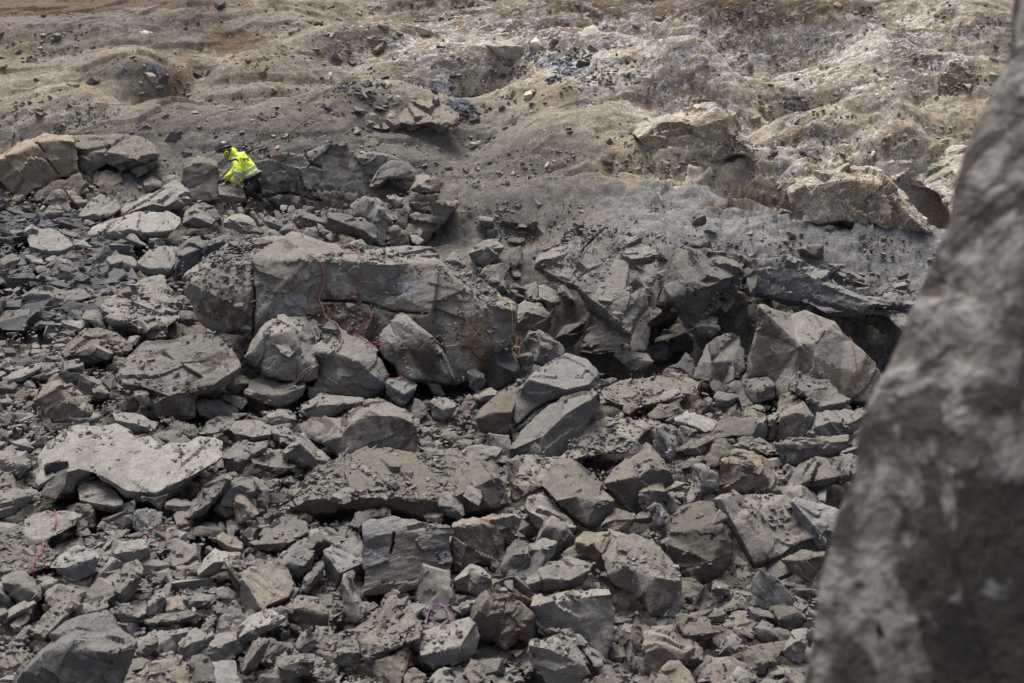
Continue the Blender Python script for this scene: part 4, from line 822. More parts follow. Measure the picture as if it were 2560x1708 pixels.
Aeb|k=1.2|ragged brown boulder half buried on the upper left slope|1870,190 1900,150 1960,135 2020,180 2030,210 1960,232 1890,222||
Awb|k=1.2 b=.12 a=.5|cream block lying on the upper left slope|905,205 950,182 1020,215 1022,235 970,242 915,232|908,212 960,218 1020,228|
Agr||grey rock beside the cream block on the slope|880,212 910,165 960,165 945,182 905,205||
ChO|k=2.0 sm=1 t=.3 a=1.2|long rock spur with a steep right flank, middle of the right hillside|-200,880 -100,780 60,730 200,690 340,650 420,720 500,820 580,940 560,1000 420,1020 300,1060 150,1050 0,1000 -120,960|-180,900 0,850 200,800 350,700 430,860 470,1000|
ChO|k=1.9 sm=1 t=.3 a=1.3|tan hump with pale brow and dark broken front, foot of right hillside|820,1240 870,1180 960,1140 1090,1090 1230,1080 1380,1100 1470,1150 1560,1250 1640,1350 1720,1440 1780,1515 1600,1515 1400,1460 1200,1450 1000,1450 850,1360|830,1260 950,1200 1150,1170 1350,1190 1480,1260 1600,1400 1700,1500||1100,1330,200,70,b,.7 1300,1380,150,50,b,.6 1200,1140,200,25,p,.6
ChO|k=2.1 sm=2 t=.3|smooth tan hump right of the broken-fronted one, beside the blurred boulder|1420,1110 1550,1020 1700,940 1850,915 1990,950 2080,1020 2090,1200 2060,1280 1980,1400 1900,1430 1800,1260 1650,1200 1500,1170||
BeO|k=2.1 t=.3 a=1.2|crusty grey-brown ledge on the hillside above the layered outcrop|160,790 250,700 350,660 500,640 650,660 780,740 790,785 740,805 690,835 600,795 480,815 400,800 300,845 200,835||
Bws|k=1.3 a=.6|large cream slab sticking out of the upper hillside|945,292 1000,275 1100,262 1170,268 1230,300 1280,345 1240,362 1190,385 1080,385 1010,345|950,298 1080,300 1220,312|
Bwr|k=1 a=.8|white-streaked blocky rock right of the large cream slab|1240,272 1278,235 1305,270 1330,322 1290,335 1250,312|1245,280 1285,265 1325,315|
Bwb|k=1 a=.5|white-streaked domed rock on the upper hillside|1560,245 1600,180 1660,160 1705,205 1690,250 1630,275 1590,262||
Bgs||small grey slab standing on the dark slate heap|1545,400 1560,375 1590,410 1570,437||
Btr||tan rock on the upper slope left of the slate heap|640,425 670,392 697,405 690,432 650,442||
Cgs||dark slate block sticking out of the right slope|520,770 560,755 640,742 635,775 600,802 545,800|525,775 590,775 638,755|
Cgt||small grey block at the foot of the brown slope|590,1390 610,1370 645,1380 625,1412||
Cgr||dark rock on the edge of the grey plateau|175,1410 215,1378 245,1405 215,1425||
Cdt||dark flat stone at the back rim of the grey plateau|1035,1490 1070,1468 1120,1480 1090,1505||
Ctb|k=1.1 a=.8|tan rock bulging from the foot of the right slope|820,1260 850,1200 920,1160 1040,1150 1085,1180 1060,1260 980,1300 860,1290||
Att||egg-shaped cream cobble on the upper left slope|200,282 230,268 262,275 255,292 215,299||
Att||smaller round cream cobble left of the egg-shaped one|140,280 155,264 178,275 175,290 150,292||
Alt||pale stone near the top left corner|55,125 75,108 95,118 85,134 60,135||
Elt||small grey stone standing right of the layered outcrop|765,330 785,305 800,340 790,370 770,365||
'''
build_rocks(ROCKTXT)
print('rocks', len(ROCKS), 'verts', sum(len(r['o'].data.vertices) for r in ROCKS))
# ------------------------------------------------------------------ visible ground sheet
us = np.concatenate([-np.geomspace(4.0, .46, 26)[:-1], np.linspace(-.46, .46, 760), np.geomspace(.46, 4.0, 26)[1:]])
ys = np.concatenate([np.linspace(-25, 9, 28)[:-1], np.linspace(9, 12.5, 20)[:-1], np.geomspace(12.5, 29, 380)[:-1], np.linspace(29, 44, 430)[:-1], np.geomspace(44, 70, 90)[:-1], np.geomspace(70, 160, 25)])
wrow = np.maximum(ys, 5) + 1.5
GX2 = (us[None, :] * wrow[:, None]).ravel(); GY2 = np.repeat(ys, len(us))
z = S1(GX2, GY2)
P0 = np.stack([GX2, GY2, z], 1)
px, py, cc = topx(P0)
hill = smooth(30.0, 32.0, GY2 + .0 * GX2)
front = (1 - smooth(27, 31, GY2)) * (1 - .85 * smooth(24.8, 26.3, GY2) * smooth(1050, 1300, px))
def blob(cx, cy, rx, ry, an=0, p=1.0):
    a = math.radians(an); dx, dy = px - cx, py - cy
    return np.exp(-((((dx * math.cos(a) + dy * math.sin(a)) / rx) ** 2 + ((-dx * math.sin(a) + dy * math.cos(a)) / ry) ** 2) ** p))
low = front * (.30 + .5 * smooth(1150, 1700, px) * smooth(1050, 1300, py) * (py < 2500)) * smooth(7, 11, GY2)
z = z - low
P0[:, 2] = z
# rough chunks: strong in the rubble, gentle grain and ribs on the slope
vis = (np.abs(us) < .47)[None, :].repeat(len(ys), 0).ravel() & (GY2 > 8) & (GY2 < 60)
Pv = P0[vis]; d = np.zeros(len(Pv)); fr = front[vis]; hl = hill[vis]
steep = np.clip(blob(1900, 470, 420, 110)[vis] + blob(2150, 500, 300, 130)[vis] + blob(1700, 380, 160, 160)[vis] + .6 * blob(2250, 260, 300, 160)[vis] + .5 * blob(1050, 330, 200, 60)[vis], 0, 1.3)
d += fr * (.35 * facet(Pv, 3.2, 21) + .4 * facet(Pv, 8, 22))
Pa = Pv * np.array([1, 1, 1.6])
d += (1 - fr) * (.12 * facet(np.stack([(Pa[:, 0] * .94 + Pa[:, 1] * .34) * .55, (-Pa[:, 0] * .34 + Pa[:, 1] * .94) * 1.3, Pa[:, 2] * 1.3], 1), 1.3, 31) + .09 * facet(Pa, 4.0, 32) + .03 * fbm(Pv, 5, 4, 33) + .12 * facet(Pv, 11, 36))
ang = np.radians(20); R = Pv[:, 0] * np.cos(ang) + Pv[:, 1] * np.sin(ang); T_ = -Pv[:, 0] * np.sin(ang) + Pv[:, 1] * np.cos(ang)
Pr = np.stack([R * .45, T_ * 1.7, Pv[:, 2]], 1)
d += hl * (.03 * (1 - 2 * np.abs(fbm(Pr, 1.1, 3, 35))))
d += steep * (.25 * facet(Pa * np.array([1, 1, 1.0]), 1.4, 41) + .14 * facet(Pa, 5.0, 42))
P0[vis, 2] += d
me = mesh_from('slope', P0, gridF(len(ys), len(us)))
ground = bpy.data.objects.new('ground', me); COL.objects.link(ground); ground['kind'] = 'structure'
# what the soil is made of: tan loam, chalky scratches, slate outcrops, pale rock
br = np.interp(px, [0, 600, 1100, 1400, 1650, 1900, 2400], [350, 330, 330, 420, 515, 553, 585]); bw = np.interp(px, [1200, 1700], [110, 14])
backy = smooth(27, 29.3, GY2)
tan = backy * smooth(-bw, bw, br - py) * np.where((px > 1600) & (GY2 < 29.6), 0, 1) * (1 - .35 * blob(700, 300, 500, 110)) * (1 - .6 * blob(250, 60, 300, 50)) * (1 - .45 * blob(1400, 350, 250, 120))
tan = np.clip(tan, 0, 1) * (1 - .28 * smooth(1500, 900, px) if False else 1 - .38 * (1 - smooth(1000, 1700, px)))
white = np.clip(1.0 * blob(1250, 90, 480, 90) + 1.0 * blob(1950, 130, 420, 100) + .9 * blob(1650, 240, 300, 100, 20) + .9 * blob(2350, 90, 200, 110) + .7 * blob(2150, 330, 250, 160) + .7 * blob(2100, 450, 260, 70) + .5 * blob(100, 330, 180, 80) + .45 * blob(1100, 180, 300, 90), 0, 1)
slate = np.clip(1.0 * blob(1400, 165, 130, 45, 10) + 1.0 * blob(1150, 280, 60, 60, 50) + .8 * blob(1080, 210, 60, 20, 20) + .75 * blob(220, 160, 200, 30) + .9 * blob(400, 190, 60, 25, 40) + .7 * blob(330, 215, 50, 30, 40) + .9 * blob(880, 225, 60, 35)
    + .9 * blob(1980, 270, 50, 20, 30) + .6 * blob(2060, 340, 90, 20, 45) + .6 * blob(1890, 310, 25, 30) + .5 * blob(2280, 200, 40, 20, 40) + .4 * blob(1470, 400, 90, 50) + .5 * blob(520, 240, 60, 20) + .6 * blob(2100, 520, 60, 12) + .4 * blob(0, 150, 70, 25) + .35 * front, 0, 1)
pale = np.clip(.9 * blob(1790, 330, 70, 60, 40) + .8 * blob(1700, 440, 110, 40) + .8 * blob(2180, 340, 120, 80) + .7 * blob(2200, 480, 80, 60, 40) + .6 * blob(950, 290, 80, 30) + .5 * blob(1140, 30, 40, 20) + .5 * blob(1930, 250, 90, 20) + .5 * blob(60, 280, 80, 12) + .5 * blob(1850, 380, 120, 60), 0, 1)
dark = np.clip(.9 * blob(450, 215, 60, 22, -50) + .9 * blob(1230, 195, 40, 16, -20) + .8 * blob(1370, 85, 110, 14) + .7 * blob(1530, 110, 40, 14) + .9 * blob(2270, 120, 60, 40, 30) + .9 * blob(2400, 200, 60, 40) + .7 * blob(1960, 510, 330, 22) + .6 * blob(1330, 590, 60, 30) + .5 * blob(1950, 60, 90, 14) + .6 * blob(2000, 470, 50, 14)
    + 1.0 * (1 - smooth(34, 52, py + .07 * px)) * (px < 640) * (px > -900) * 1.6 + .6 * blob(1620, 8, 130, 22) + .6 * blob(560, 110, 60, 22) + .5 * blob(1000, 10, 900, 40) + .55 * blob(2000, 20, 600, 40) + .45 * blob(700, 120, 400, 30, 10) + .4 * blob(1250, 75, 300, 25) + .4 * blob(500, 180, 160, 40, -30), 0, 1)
at = me.color_attributes.new('soil', 'FLOAT_COLOR', 'POINT')
at.data.foreach_set('color', np.stack([tan, white, slate, np.ones_like(tan)], 1).astype(np.float32).ravel())
at = me.color_attributes.new('soil_two', 'FLOAT_COLOR', 'POINT')
at.data.foreach_set('color', np.stack([pale, dark, smooth(1450, 1650, px) * smooth(24.6, 25.0, GY2) * (1 - smooth(29.3, 29.8, GY2)), np.ones_like(tan)], 1).astype(np.float32).ravel())
m, t, b = nt('soil')
tc = N(t, 'ShaderNodeTexCoord').outputs['Object']
a1 = N(t, 'ShaderNodeAttribute', attribute_name='soil'); a2 = N(t, 'ShaderNodeAttribute', attribute_name='soil_two')
s1 = N(t, 'ShaderNodeSeparateColor'); t.links.new(a1.outputs['Color'], s1.inputs[0])
s2 = N(t, 'ShaderNodeSeparateColor'); t.links.new(a2.outputs['Color'], s2.inputs[0])
nb = noise(t, tc, .6, 5, .6, .5); nm = noise(t, tc, 3.2, 8, .68, .6); nf = noise(t, tc, 26, 5, .72); ng = noise(t, tc, 9, 6, .7)
grey = mix(t, ramp(t, nm, .35, .65), (.125, .114, .10), (.178, .163, .143))
tanc = mix(t, ramp(t, nb, .4, .62), (.265, .215, .152), (.36, .308, .232))
tanc = mix(t, ramp(t, noise(t, tc, 1.1, 6, .65, .5), .48, .62, 0, .6), tanc, (.245, .226, .192))
tanc = mix(t, ramp(t, nm, .5, .7, 0, .7), tanc, (.18, .135, .09))
tf = mth(t, 'ADD', s1.outputs[0], mth(t, 'MULTIPLY', mth(t, 'SUBTRACT', nm, .5), 1.0))
grey = mix(t, mth(t, 'MULTIPLY', s2.outputs[2], ramp(t, nm, .3, .6, .6, 1)), grey, (.21, .204, .198))
col = mix(t, ramp(t, tf, .15, .85), grey, tanc)
def patch(att, n, lo, wd, amt, mul=.45):
    f = mth(t, 'ADD', n, mth(t, 'MULTIPLY', att, mul)); return mth(t, 'MULTIPLY', ramp(t, f, lo, lo + wd, 0, amt), ramp(t, att, .02, .15))
np1 = noise(t, tc, 1.9, 8, .7, .9)
col = mix(t, patch(s2.outputs[0], np1, .74, .1, .85), col, (.49, .43, .34))
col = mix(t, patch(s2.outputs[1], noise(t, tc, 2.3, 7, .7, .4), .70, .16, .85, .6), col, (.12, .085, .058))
rt = N(t, 'ShaderNodeVectorRotate', rotation_type='Z_AXIS'); t.links.new(tc, rt.inputs[0]); rt.inputs['Angle'].default_value = math.radians(-24)
sl = noise(t, vscale(t, rt.outputs[0], (1.3, 2.6, 2.2)), 2.1, 8, .7, .6)
slc = mix(t, ramp(t, ng, .4, .62), (.075, .08, .10), (.20, .21, .25))
col = mix(t, patch(s1.outputs[2], sl, .83, .05, .9), col, slc)
ws = noise(t, vscale(t, rt.outputs[0], (.9, 3.6, 2.5)), 1.9, 9, .68, 1.6)
ridge = mth(t, 'ABSOLUTE', mth(t, 'SUBTRACT', ws, .5))
wl_ = mth(t, 'MULTIPLY', ramp(t, ridge, .0, .03, 1, 0), ramp(t, noise(t, tc, 1.5, 4, .6), .50, .60))
wp = ramp(t, mth(t, 'ADD', noise(t, vscale(t, rt.outputs[0], (1.2, 2.6, 2)), 4.2, 9, .75, .8), mth(t, 'MULTIPLY', s1.outputs[1], .12)), .645, .685)
wf = mth(t, 'MULTIPLY', mth(t, 'MAXIMUM', wl_, wp), ramp(t, s1.outputs[1], .08, .6, 0, .9))
wf = mth(t, 'MULTIPLY', wf, ramp(t, nf, .3, .6, .35, 1))
g = mth(t, 'MULTIPLY', mth(t, 'MULTIPLY', ramp(t, nf, .28, .74, .58, 1.4), ramp(t, ng, .3, .7, .8, 1.2)), ramp(t, nb, .3, .7, .9, 1.1))
kk = N(t, 'ShaderNodeCombineColor')
for i in range(3): t.links.new(g, kk.inputs[i])
col = mix(t, 1.0, col, kk.outputs[0], 'MULTIPLY')
col = mix(t, wf, col, (.70, .70, .72))
t.links.new(col, b.inputs['Base Color']); b.inputs['Roughness'].default_value = .95; b.inputs['Specular IOR Level'].default_value = .2
hs = mth(t, 'ADD', mth(t, 'ADD', mth(t, 'MULTIPLY', nm, 1.2), mth(t, 'MULTIPLY', nf, .35)), ng)
bump(t, b, hs, .6, .028)
me.materials.append(m); SOIL = m
for r in ROCKS:
    mm = r['o'].data
    if mm.materials[0] is MATS['h']:
        mm.materials[0] = SOIL; k_ = len(mm.vertices)
        for nm_, c_ in (('soil', (1, .8, .25, 1)), ('soil_two', (.55, .3, 0, 1))):
            a_ = mm.color_attributes.new(nm_, 'FLOAT_COLOR', 'POINT'); a_.data.foreach_set('color', np.tile(np.array(c_, np.float32), k_))
del P0, Pv, Pa, Pr

# ------------------------------------------------------------------ near blurred boulder beside the camera
m, t, b = nt('mottled_rock'); tc = N(t, 'ShaderNodeTexCoord').outputs['Object']; v = vscale(t, tc, (1, 1, .62))
n1 = noise(t, v, 4.4, 5, .62, .8); n2 = noise(t, v, 11, 4, .6, .3); n3 = noise(t, tc, 22, 6, .7)
col = mix(t, ramp(t, n2, .36, .64), (.13, .114, .098), (.38, .355, .325))
mk = N(t, 'ShaderNodeAttribute', attribute_name='mark'); ms = N(t, 'ShaderNodeSeparateColor'); t.links.new(mk.outputs['Color'], ms.inputs[0])
f_ = mth(t, 'ADD', n1, mth(t, 'MULTIPLY', ms.outputs[0], .22))
col = mix(t, ramp(t, f_, .51, .56, 0, .95), col, (.055, .043, .034))
col = mix(t, ramp(t, noise(t, v, 9, 4, .6, .8), .58, .66, 0, .7), col, (.075, .06, .048))
col = mix(t, ramp(t, noise(t, tc, 8, 4, .6, .5), .63, .69, 0, .75), col, (.48, .48, .49))
kk = N(t, 'ShaderNodeCombineColor'); k_ = ramp(t, n3, .3, .7, .7, 1.25)
for i in range(3): t.links.new(k_, kk.inputs[i])
t.links.new(mix(t, 1.0, col, kk.outputs[0], 'MULTIPLY'), b.inputs['Base Color']); b.inputs['Roughness'].default_value = .9
bump(t, b, mth(t, 'ADD', mth(t, 'MULTIPLY', n2, 1.6), mth(t, 'MULTIPLY', n3, .6)), 1.0, .09)
MATS['f'] = m
fg = [(x_ - (0 if y_ < 500 else (-22 if y_ < 1250 else 6)) if -100 < y_ < 2450 and x_ < 2700 else x_, y_) for x_, y_ in [(2562, 0), (2556, 60), (2532, 140), (2510, 200), (2480, 300), (2462, 400), (2440, 470), (2405, 560), (2370, 640), (2330, 710), (2288, 780), (2262, 850), (2228, 930), (2200, 985), (2170, 1050), (2140, 1130), (2120, 1210), (2098, 1300), (2072, 1380), (2050, 1460), (2030, 1540), (2018, 1620), (1995, 1708), (1970, 1900), (2000, 2400), (3000, 2500), (3300, 1900), (3250, 900), (3050, 200), (2900, -250), (2640, -320), (2580, -160)]]
NEAR = make_rock('boulder', 'f', dict(c=3.0, k=.35, b=.05, t=.35, a=.03, lay=0, L=16, rd=.09, round=1, marks=[(2520, 1480, 240, 330, 'b', .9), (2150, 1690, 50, 90, 'b', .6)], sm=1, group='rocks and boulders of the rockfall'),
    'huge blurred mottled boulder filling the right edge, right beside the camera', fg,
    [[(2700, 100), (2640, 500), (2520, 800), (2420, 1100), (2330, 1400), (2300, 1708), (2350, 2300)]])
ROCKS.pop()

# ------------------------------------------------------------------ where things can lie: rocks and ground together
Vs, Fs, off = [GV], [np.vstack([GF[:, [0, 1, 2]], GF[:, [0, 2, 3]]])], len(GV)
nG = len(Fs[0])
for r in ROCKS: Vs.append(r['V']); Fs.append(r['F'] + off); off += len(r['V'])
RID = np.concatenate([np.full(nG, 0)] + [np.full(len(r['F']), 2 if r['gr'] else 1) for r in ROCKS])
allV = np.vstack(Vs); allF = np.vstack(Fs)
allT = BVHTree.FromPolygons(allV.tolist(), allF.tolist())
UPV = Vector((0, 0, -1))
def drop(x, y):
    h = allT.ray_cast(Vector((x, y, 40)), UPV, 80)
    return h if h[0] is not None else None

def stone_proto(seed, n=14, flat=.55, sub=0):
    rs = np.random.default_rng(seed)
    p = rs.uniform(-1, 1, (n, 3)); p /= np.maximum(np.abs(p).max(1), .55 * np.linalg.norm(p, axis=1))[:, None]
    p *= np.array([1, rs.uniform(.55, .95), flat * rs.uniform(.6, 1.3)]) * .5
    bm = bmesh.new()
    for q in p: bm.verts.new(q)
    r = bmesh.ops.convex_hull(bm, input=bm.verts)
    dead = [v for v in r['geom_interior'] + r['geom_unused'] if isinstance(v, bmesh.types.BMVert)]
    if dead: bmesh.ops.delete(bm, geom=list(set(dead)), context='VERTS')
    bmesh.ops.dissolve_limit(bm, angle_limit=.28, verts=bm.verts, edges=bm.edges)
    bmesh.ops.triangulate(bm, faces=bm.faces)
    if sub:
        for it in range(6):
            es = [e for e in bm.edges if e.calc_length() > sub]
            if not es: break
            bmesh.ops.subdivide_edges(bm, edges=es, cuts=1); bmesh.ops.triangulate(bm, faces=[f for f in bm.faces if len(f.verts) > 3])
        bmesh.ops.smooth_vert(bm, verts=bm.verts, factor=.5, use_axis_x=True, use_axis_y=True, use_axis_z=True)
    bm.normal_update()
    V = np.array([v.co[:] for v in bm.verts]); F = np.array([[v.index for v in f.verts] for f in bm.faces])
    if sub:
        no = np.array([v.normal[:] for v in bm.verts])
        ax = rs.normal(size=3); ax /= np.linalg.norm(ax); Q = V + ax * (V @ ax)[:, None] * 1.6
        V = V + no * (.13 * facet(Q, 2.6, seed) + .10 * facet(Q, 8, seed + 1) + .006 * fbm(V, 20, 2, seed))[:, None]
    bm.free(); return V, F
def rotm(n):
    """random yaw, slight tilt"""
    yaw = rng.uniform(0, 2 * np.pi, n); ti = rng.normal(0, .42, n); ta = rng.uniform(0, 2 * np.pi, n)
    R = np.zeros((n, 3, 3))
    for i in range(n):
        R[i] = np.array(Matrix.Rotation(ti[i], 3, Vector((math.cos(ta[i]), math.sin(ta[i]), 0))) @ Matrix.Rotation(yaw[i], 3, 'Z'))
    return R
def scatter(name, protos, P, s, mat, label, cat, smooth_=False):
    n = len(P); R = rotm(n); pi = rng.integers(0, len(protos), n); Vl, Fl, o = [], [], 0
    an = rng.uniform(.75, 1.3, (n, 3))
    for k, (V, F) in enumerate(protos):
        idx = np.where(pi == k)[0]
        if not len(idx): continue
        W_ = np.einsum('nij,nvj->nvi', R[idx], V[None] * an[idx][:, None, :] * s[idx][:, None, None]) + P[idx][:, None, :]
        Vl.append(W_.reshape(-1, 3)); Fl.append((F[None] + (np.arange(len(idx)) * len(V))[:, None, None]).reshape(-1, 3) + o); o += len(idx) * len(V)
    me = mesh_from(name, np.vstack(Vl), np.vstack(Fl), mat, smooth_)
    ob = bpy.data.objects.new(name, me); COL.objects.link(ob)
    tagk(ob, label, cat, None, 'stuff'); return ob
tiny = [stone_proto(100 + i, 10) for i in range(14)]
small = [stone_proto(200 + i, 13, .34 + .02 * i) for i in range(18)]
mid = [stone_proto(300 + i, 15, rng.uniform(.4, .8), .075) for i in range(22)]

def sample(n, x0, y0, x1, y1, dens=None):
    """spots spread evenly over what the valley shows, then dropped from above"""
    out, nr, who = [], [], []
    X = rng.uniform(x0, x1, n); Y = rng.uniform(y0, y1, n)
    for a, b_ in zip(X, Y):
        h = cast(a, b_, [groundT])
        if h is None: continue
        p = h[1][0]
        q = drop(p[0] + rng.uniform(-.1, .1), p[1] + rng.uniform(-.1, .1))
        if q is None: continue
        out.append(q[0][:]); nr.append(q[1][:]); who.append(RID[q[2]])
    return np.array(out), np.array(nr), np.array(who)
def clump(P, sc, seed): return fbm(P * np.array([1, 1, 0]), sc, 3, seed)
def top_cover(per_m2):
    out, nn = [], []
    for r in ROCKS:
        if not r['gr']: continue
        V_ = r['V']; lo, hi = V_.min(0), V_.max(0); n_ = int((hi[0] - lo[0]) * (hi[1] - lo[1]) * per_m2)
        for _ in range(n_):
            q = drop(rng.uniform(lo[0], hi[0]), rng.uniform(lo[1], hi[1]))
            if q is not None and RID[q[2]] == 2 and q[1][2] > .45: out.append(q[0][:])
    return np.array(out)
RUB = rock_mat('loose_stone', (.21, .193, .17), (.14, .137, .134), (.175, .166, .152), (.08, .073, .066), .62, .8, island=True, fleck=.2)
RUBD = rock_mat('loose_slate', (.14, .135, .13), (.09, .09, .096), (.125, .121, .116), (.06, .058, .056), .62, .6, island=True, fleck=.2)
RUBT = rock_mat('loose_tan_stone', (.34, .29, .225), (.26, .22, .17), (.34, .31, .27), (.15, .11, .075), .64, .7, island=True, fleck=.5)
# rubble: fist to football size, and gravel
P, Nn, W_ = sample(17500, -520, 500, 2500, 1800)
nz = Nn[:, 2]; cl = clump(P, .9, 3)
X_, _, _ = topx(P); Y_ = topx(P)[1]; bare = 1.0 * ((P[:, 1] > 25.3) & (X_ > 1050)) + .45 * ((X_ > 1350) & (Y_ > 1150))
keep = ((nz > np.where(W_ == 2, .35, .7)) & (cl + rng.uniform(-.5, .5, len(P)) > np.array([-.30, .5, -.05])[W_] + bare)); P = P[keep]; W2 = W_[keep] == 0; Wg = W_[keep] == 2
s = np.exp(rng.normal(math.log(.10), .42, len(P))); s = np.where(W2, s * 1.3, s * np.where(Wg, .8, .55))
s = np.clip(s, .03, .34); P[:, 2] += s * .06 - np.where(W2, .10, 0.03)
Q_ = top_cover(16); s_ = np.clip(np.exp(rng.normal(math.log(.075), .5, len(Q_))), .03, .3); P = np.vstack([P, Q_]); s = np.concatenate([s, s_])
scatter('rubble', small, P, s, RUB, 'loose angular stones filling the gaps between the boulders', 'rubble')
P, Nn, W_ = sample(49000, -520, 500, 2500, 1800)
cl = clump(P, 1.3, 8); keep = (Nn[:, 2] > np.where(W_ == 2, .35, .7)) & (cl + rng.uniform(-.3, .3, len(P)) > np.array([-.05, .2, -.35])[W_]); P = P[keep]
s = np.clip(np.exp(rng.normal(math.log(.045), .4, len(P))), .018, .14); P[:, 2] -= np.where(W_[keep] == 0, .06, 0.0)
Q_ = top_cover(60); s_ = np.clip(np.exp(rng.normal(math.log(.042), .4, len(Q_))), .018, .12); P = np.vstack([P, Q_]); s = np.concatenate([s, s_])
scatter('gravel', tiny, P, s, RUB, 'fine grey gravel and chips lying over the boulders and earth', 'gravel')
# dark slate chips on the far left and on the slope
P, Nn, W_ = sample(3800, -200, 500, 330, 800); keep = (W_ == 0) & (clump(P, .8, 4) > -.25); P = P[keep]
s = np.clip(np.exp(rng.normal(math.log(.17), .45, len(P))), .05, .55); P[:, 2] -= .02
scatter('slate_rubble', small, P, s, RUBD, 'dark bluish slate pieces piled on the left below the brown boulders', 'slate rubble')
Pl = []
for (a, b_, rx, ry, n) in ((1400, 170, 110, 32, 600), (1150, 285, 45, 50, 300), (890, 225, 55, 24, 250), (1180, 260, 100, 50, 120), (2070, 345, 90, 40, 50), (1980, 260, 50, 18, 50), (620, 380, 40, 16, 80)):
    q, _, _ = sample(n, 0, 0, 1, 1) if False else (None, None, None)
    for _k in range(n):
        h = cast(a + rng.normal() * rx * .7, b_ + rng.normal() * ry * .7, [groundT])
        if h: Pl.append(h[1][0][:])
Pl = np.array(Pl); s = np.clip(np.exp(rng.normal(math.log(.06), .5, len(Pl))), .02, .28)
scatter('slate_chips', small, Pl + [0, 0, .01], s, RUBD, 'dark slate chips strewn on the brown slope', 'slate chips')
# pebbles on the slope
P, Nn, W_ = sample(36000, -150, -60, 2600, 620); keep = (W_ == 0) & (clump(P, .7, 6) + rng.uniform(-.6, .6, len(P)) > -.1) & (P[:, 1] > 28.5); P = P[keep]
s = np.clip(np.exp(rng.normal(math.log(.042), .65, len(P))), .014, .38)
tn = (P[:, 0] * 0 + rng.uniform(0, 1, len(P)) < .6)
scatter('pebbles', tiny, P[tn], s[tn], RUBT, 'pale and tan pebbles scattered over the brown slope', 'pebbles')
scatter('slope_gravel', tiny, P[~tn], s[~tn], RUB, 'grey stones scattered over the brown slope', 'gravel')

# ------------------------------------------------------------------ countable loose stones, one object each
protos = []
for i, (V, F) in enumerate(mid):
    protos.append(mesh_from('stone', V, F, None, True)); protos[-1].set_sharp_from_angle(angle=math.radians(28))
pm = {}
def proto_mesh(i, mk):
    if (i, mk) not in pm:
        me_ = protos[i].copy(); me_.materials.append(MATS[mk]); pm[(i, mk)] = me_
    return pm[(i, mk)]
shape_w = {}
for i, (V, F) in enumerate(mid):
    e = V.max(0) - V.min(0); q = e[2] / max(e[0], e[1]); shape_w[i] = 'flat' if q < .42 else ('blocky' if q > .62 else 'wedge-shaped')
tone_w = {'q': 'brown-grey', 'g': 'grey', 'l': 'pale grey', 'b': 'bluish', 'd': 'dark', 'r': 'rust-brown', 'e': 'earth-brown', 't': 'tan', 'w': 'cream'}
def short(lab):
    return lab.split(',')[0]
used = {}
def place_stone(x, y, size, mk, region='rubble'):
    q = drop(x, y)
    if q is None: return None
    p = np.array(q[0]); i = int(rng.integers(0, len(mid)))
    o = bpy.data.objects.new('stone', proto_mesh(i, mk)); COL.objects.link(o)
    o.location = (p[0], p[1], p[2] + size * .08 - (.10 if q[2] < nG and p[1] < 28 else .01)); o.scale = [size * float(v) for v in rng.uniform(.85, 1.25, 3)]
    o.rotation_euler = (float(rng.normal(0, .4)), float(rng.normal(0, .4)), float(rng.uniform(0, 6.28)))
    X, Y, _ = topx(p[None]); X, Y = X[0], Y[0]
    best = min(ROCKS, key=lambda r: math.hypot((r['cx'] - X), (r['cy'] - Y) * 1.3) - 30 * min(r['w'], 2))
    dx, dy = X - best['cx'], Y - best['cy']; b = best['bb']
    if b[0] < X < b[2] and b[1] < Y < b[3] and q[2] >= nG: rel = 'lying on'
    elif abs(dx) > abs(dy) * 1.2: rel = 'right of' if dx > 0 else 'left of'
    else: rel = 'below' if dy > 0 else 'above'
    sz = 'small' if size < .3 else ('middling' if size < .45 else 'big')
    lm = ' '.join(short(best['label']).split()[:11])
    lab = f"{sz} {tone_w[mk]} {shape_w[i]} stone {rel} the {lm}"
    ws = lab.split()
    if len(ws) > 16: lab = ' '.join(ws[:16])
    tagk(o, lab, 'stone', 'loose stones lying among the boulders' if region == 'rubble' else 'loose stones on the brown earth')
    return o
n = 0; tries = 0; taken = []
while n < 225 and tries < 6000:
    tries += 1
    a, b_ = rng.uniform(-20, 2150), rng.uniform(520, 1720)
    if a > 2100 - (b_ - 900) * .12: continue
    h = cast(a, b_, [groundT])
    if h is None: continue
    p = h[1][0]; q = drop(p[0], p[1])
    if q is None: continue
    onG = q[2] < nG
    if not onG and rng.uniform() > .05: continue
    ppm = FPX / h[0]
    size = float(np.clip(np.exp(rng.normal(math.log(.36), .3)), .2, .7)) * (1 if onG else .5)
    if any(math.hypot(p[0] - u[0], p[1] - u[1]) < (size + u[2]) * .55 for u in taken): continue
    mk = rng.choice(list('ggggglleebrd')) if a > 350 or b_ > 800 else rng.choice(list('gddbd'))
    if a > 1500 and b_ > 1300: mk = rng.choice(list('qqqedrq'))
    place_stone(p[0], p[1], size, str(mk)); taken.append((p[0], p[1], size)); n += 1
for k in range(70):
    a, b_ = rng.uniform(0, 2250), rng.uniform(5, 520)
    if b_ > 360 and a < 1000: continue
    h = cast(a, b_, [groundT]); p = h[1][0]
    place_stone(p[0], p[1], float(np.clip(np.exp(rng.normal(math.log(.20), .35)), .12, .5)), str(rng.choice(list('ttglgtwd'))), 'slope')
print('loose', n, tries)
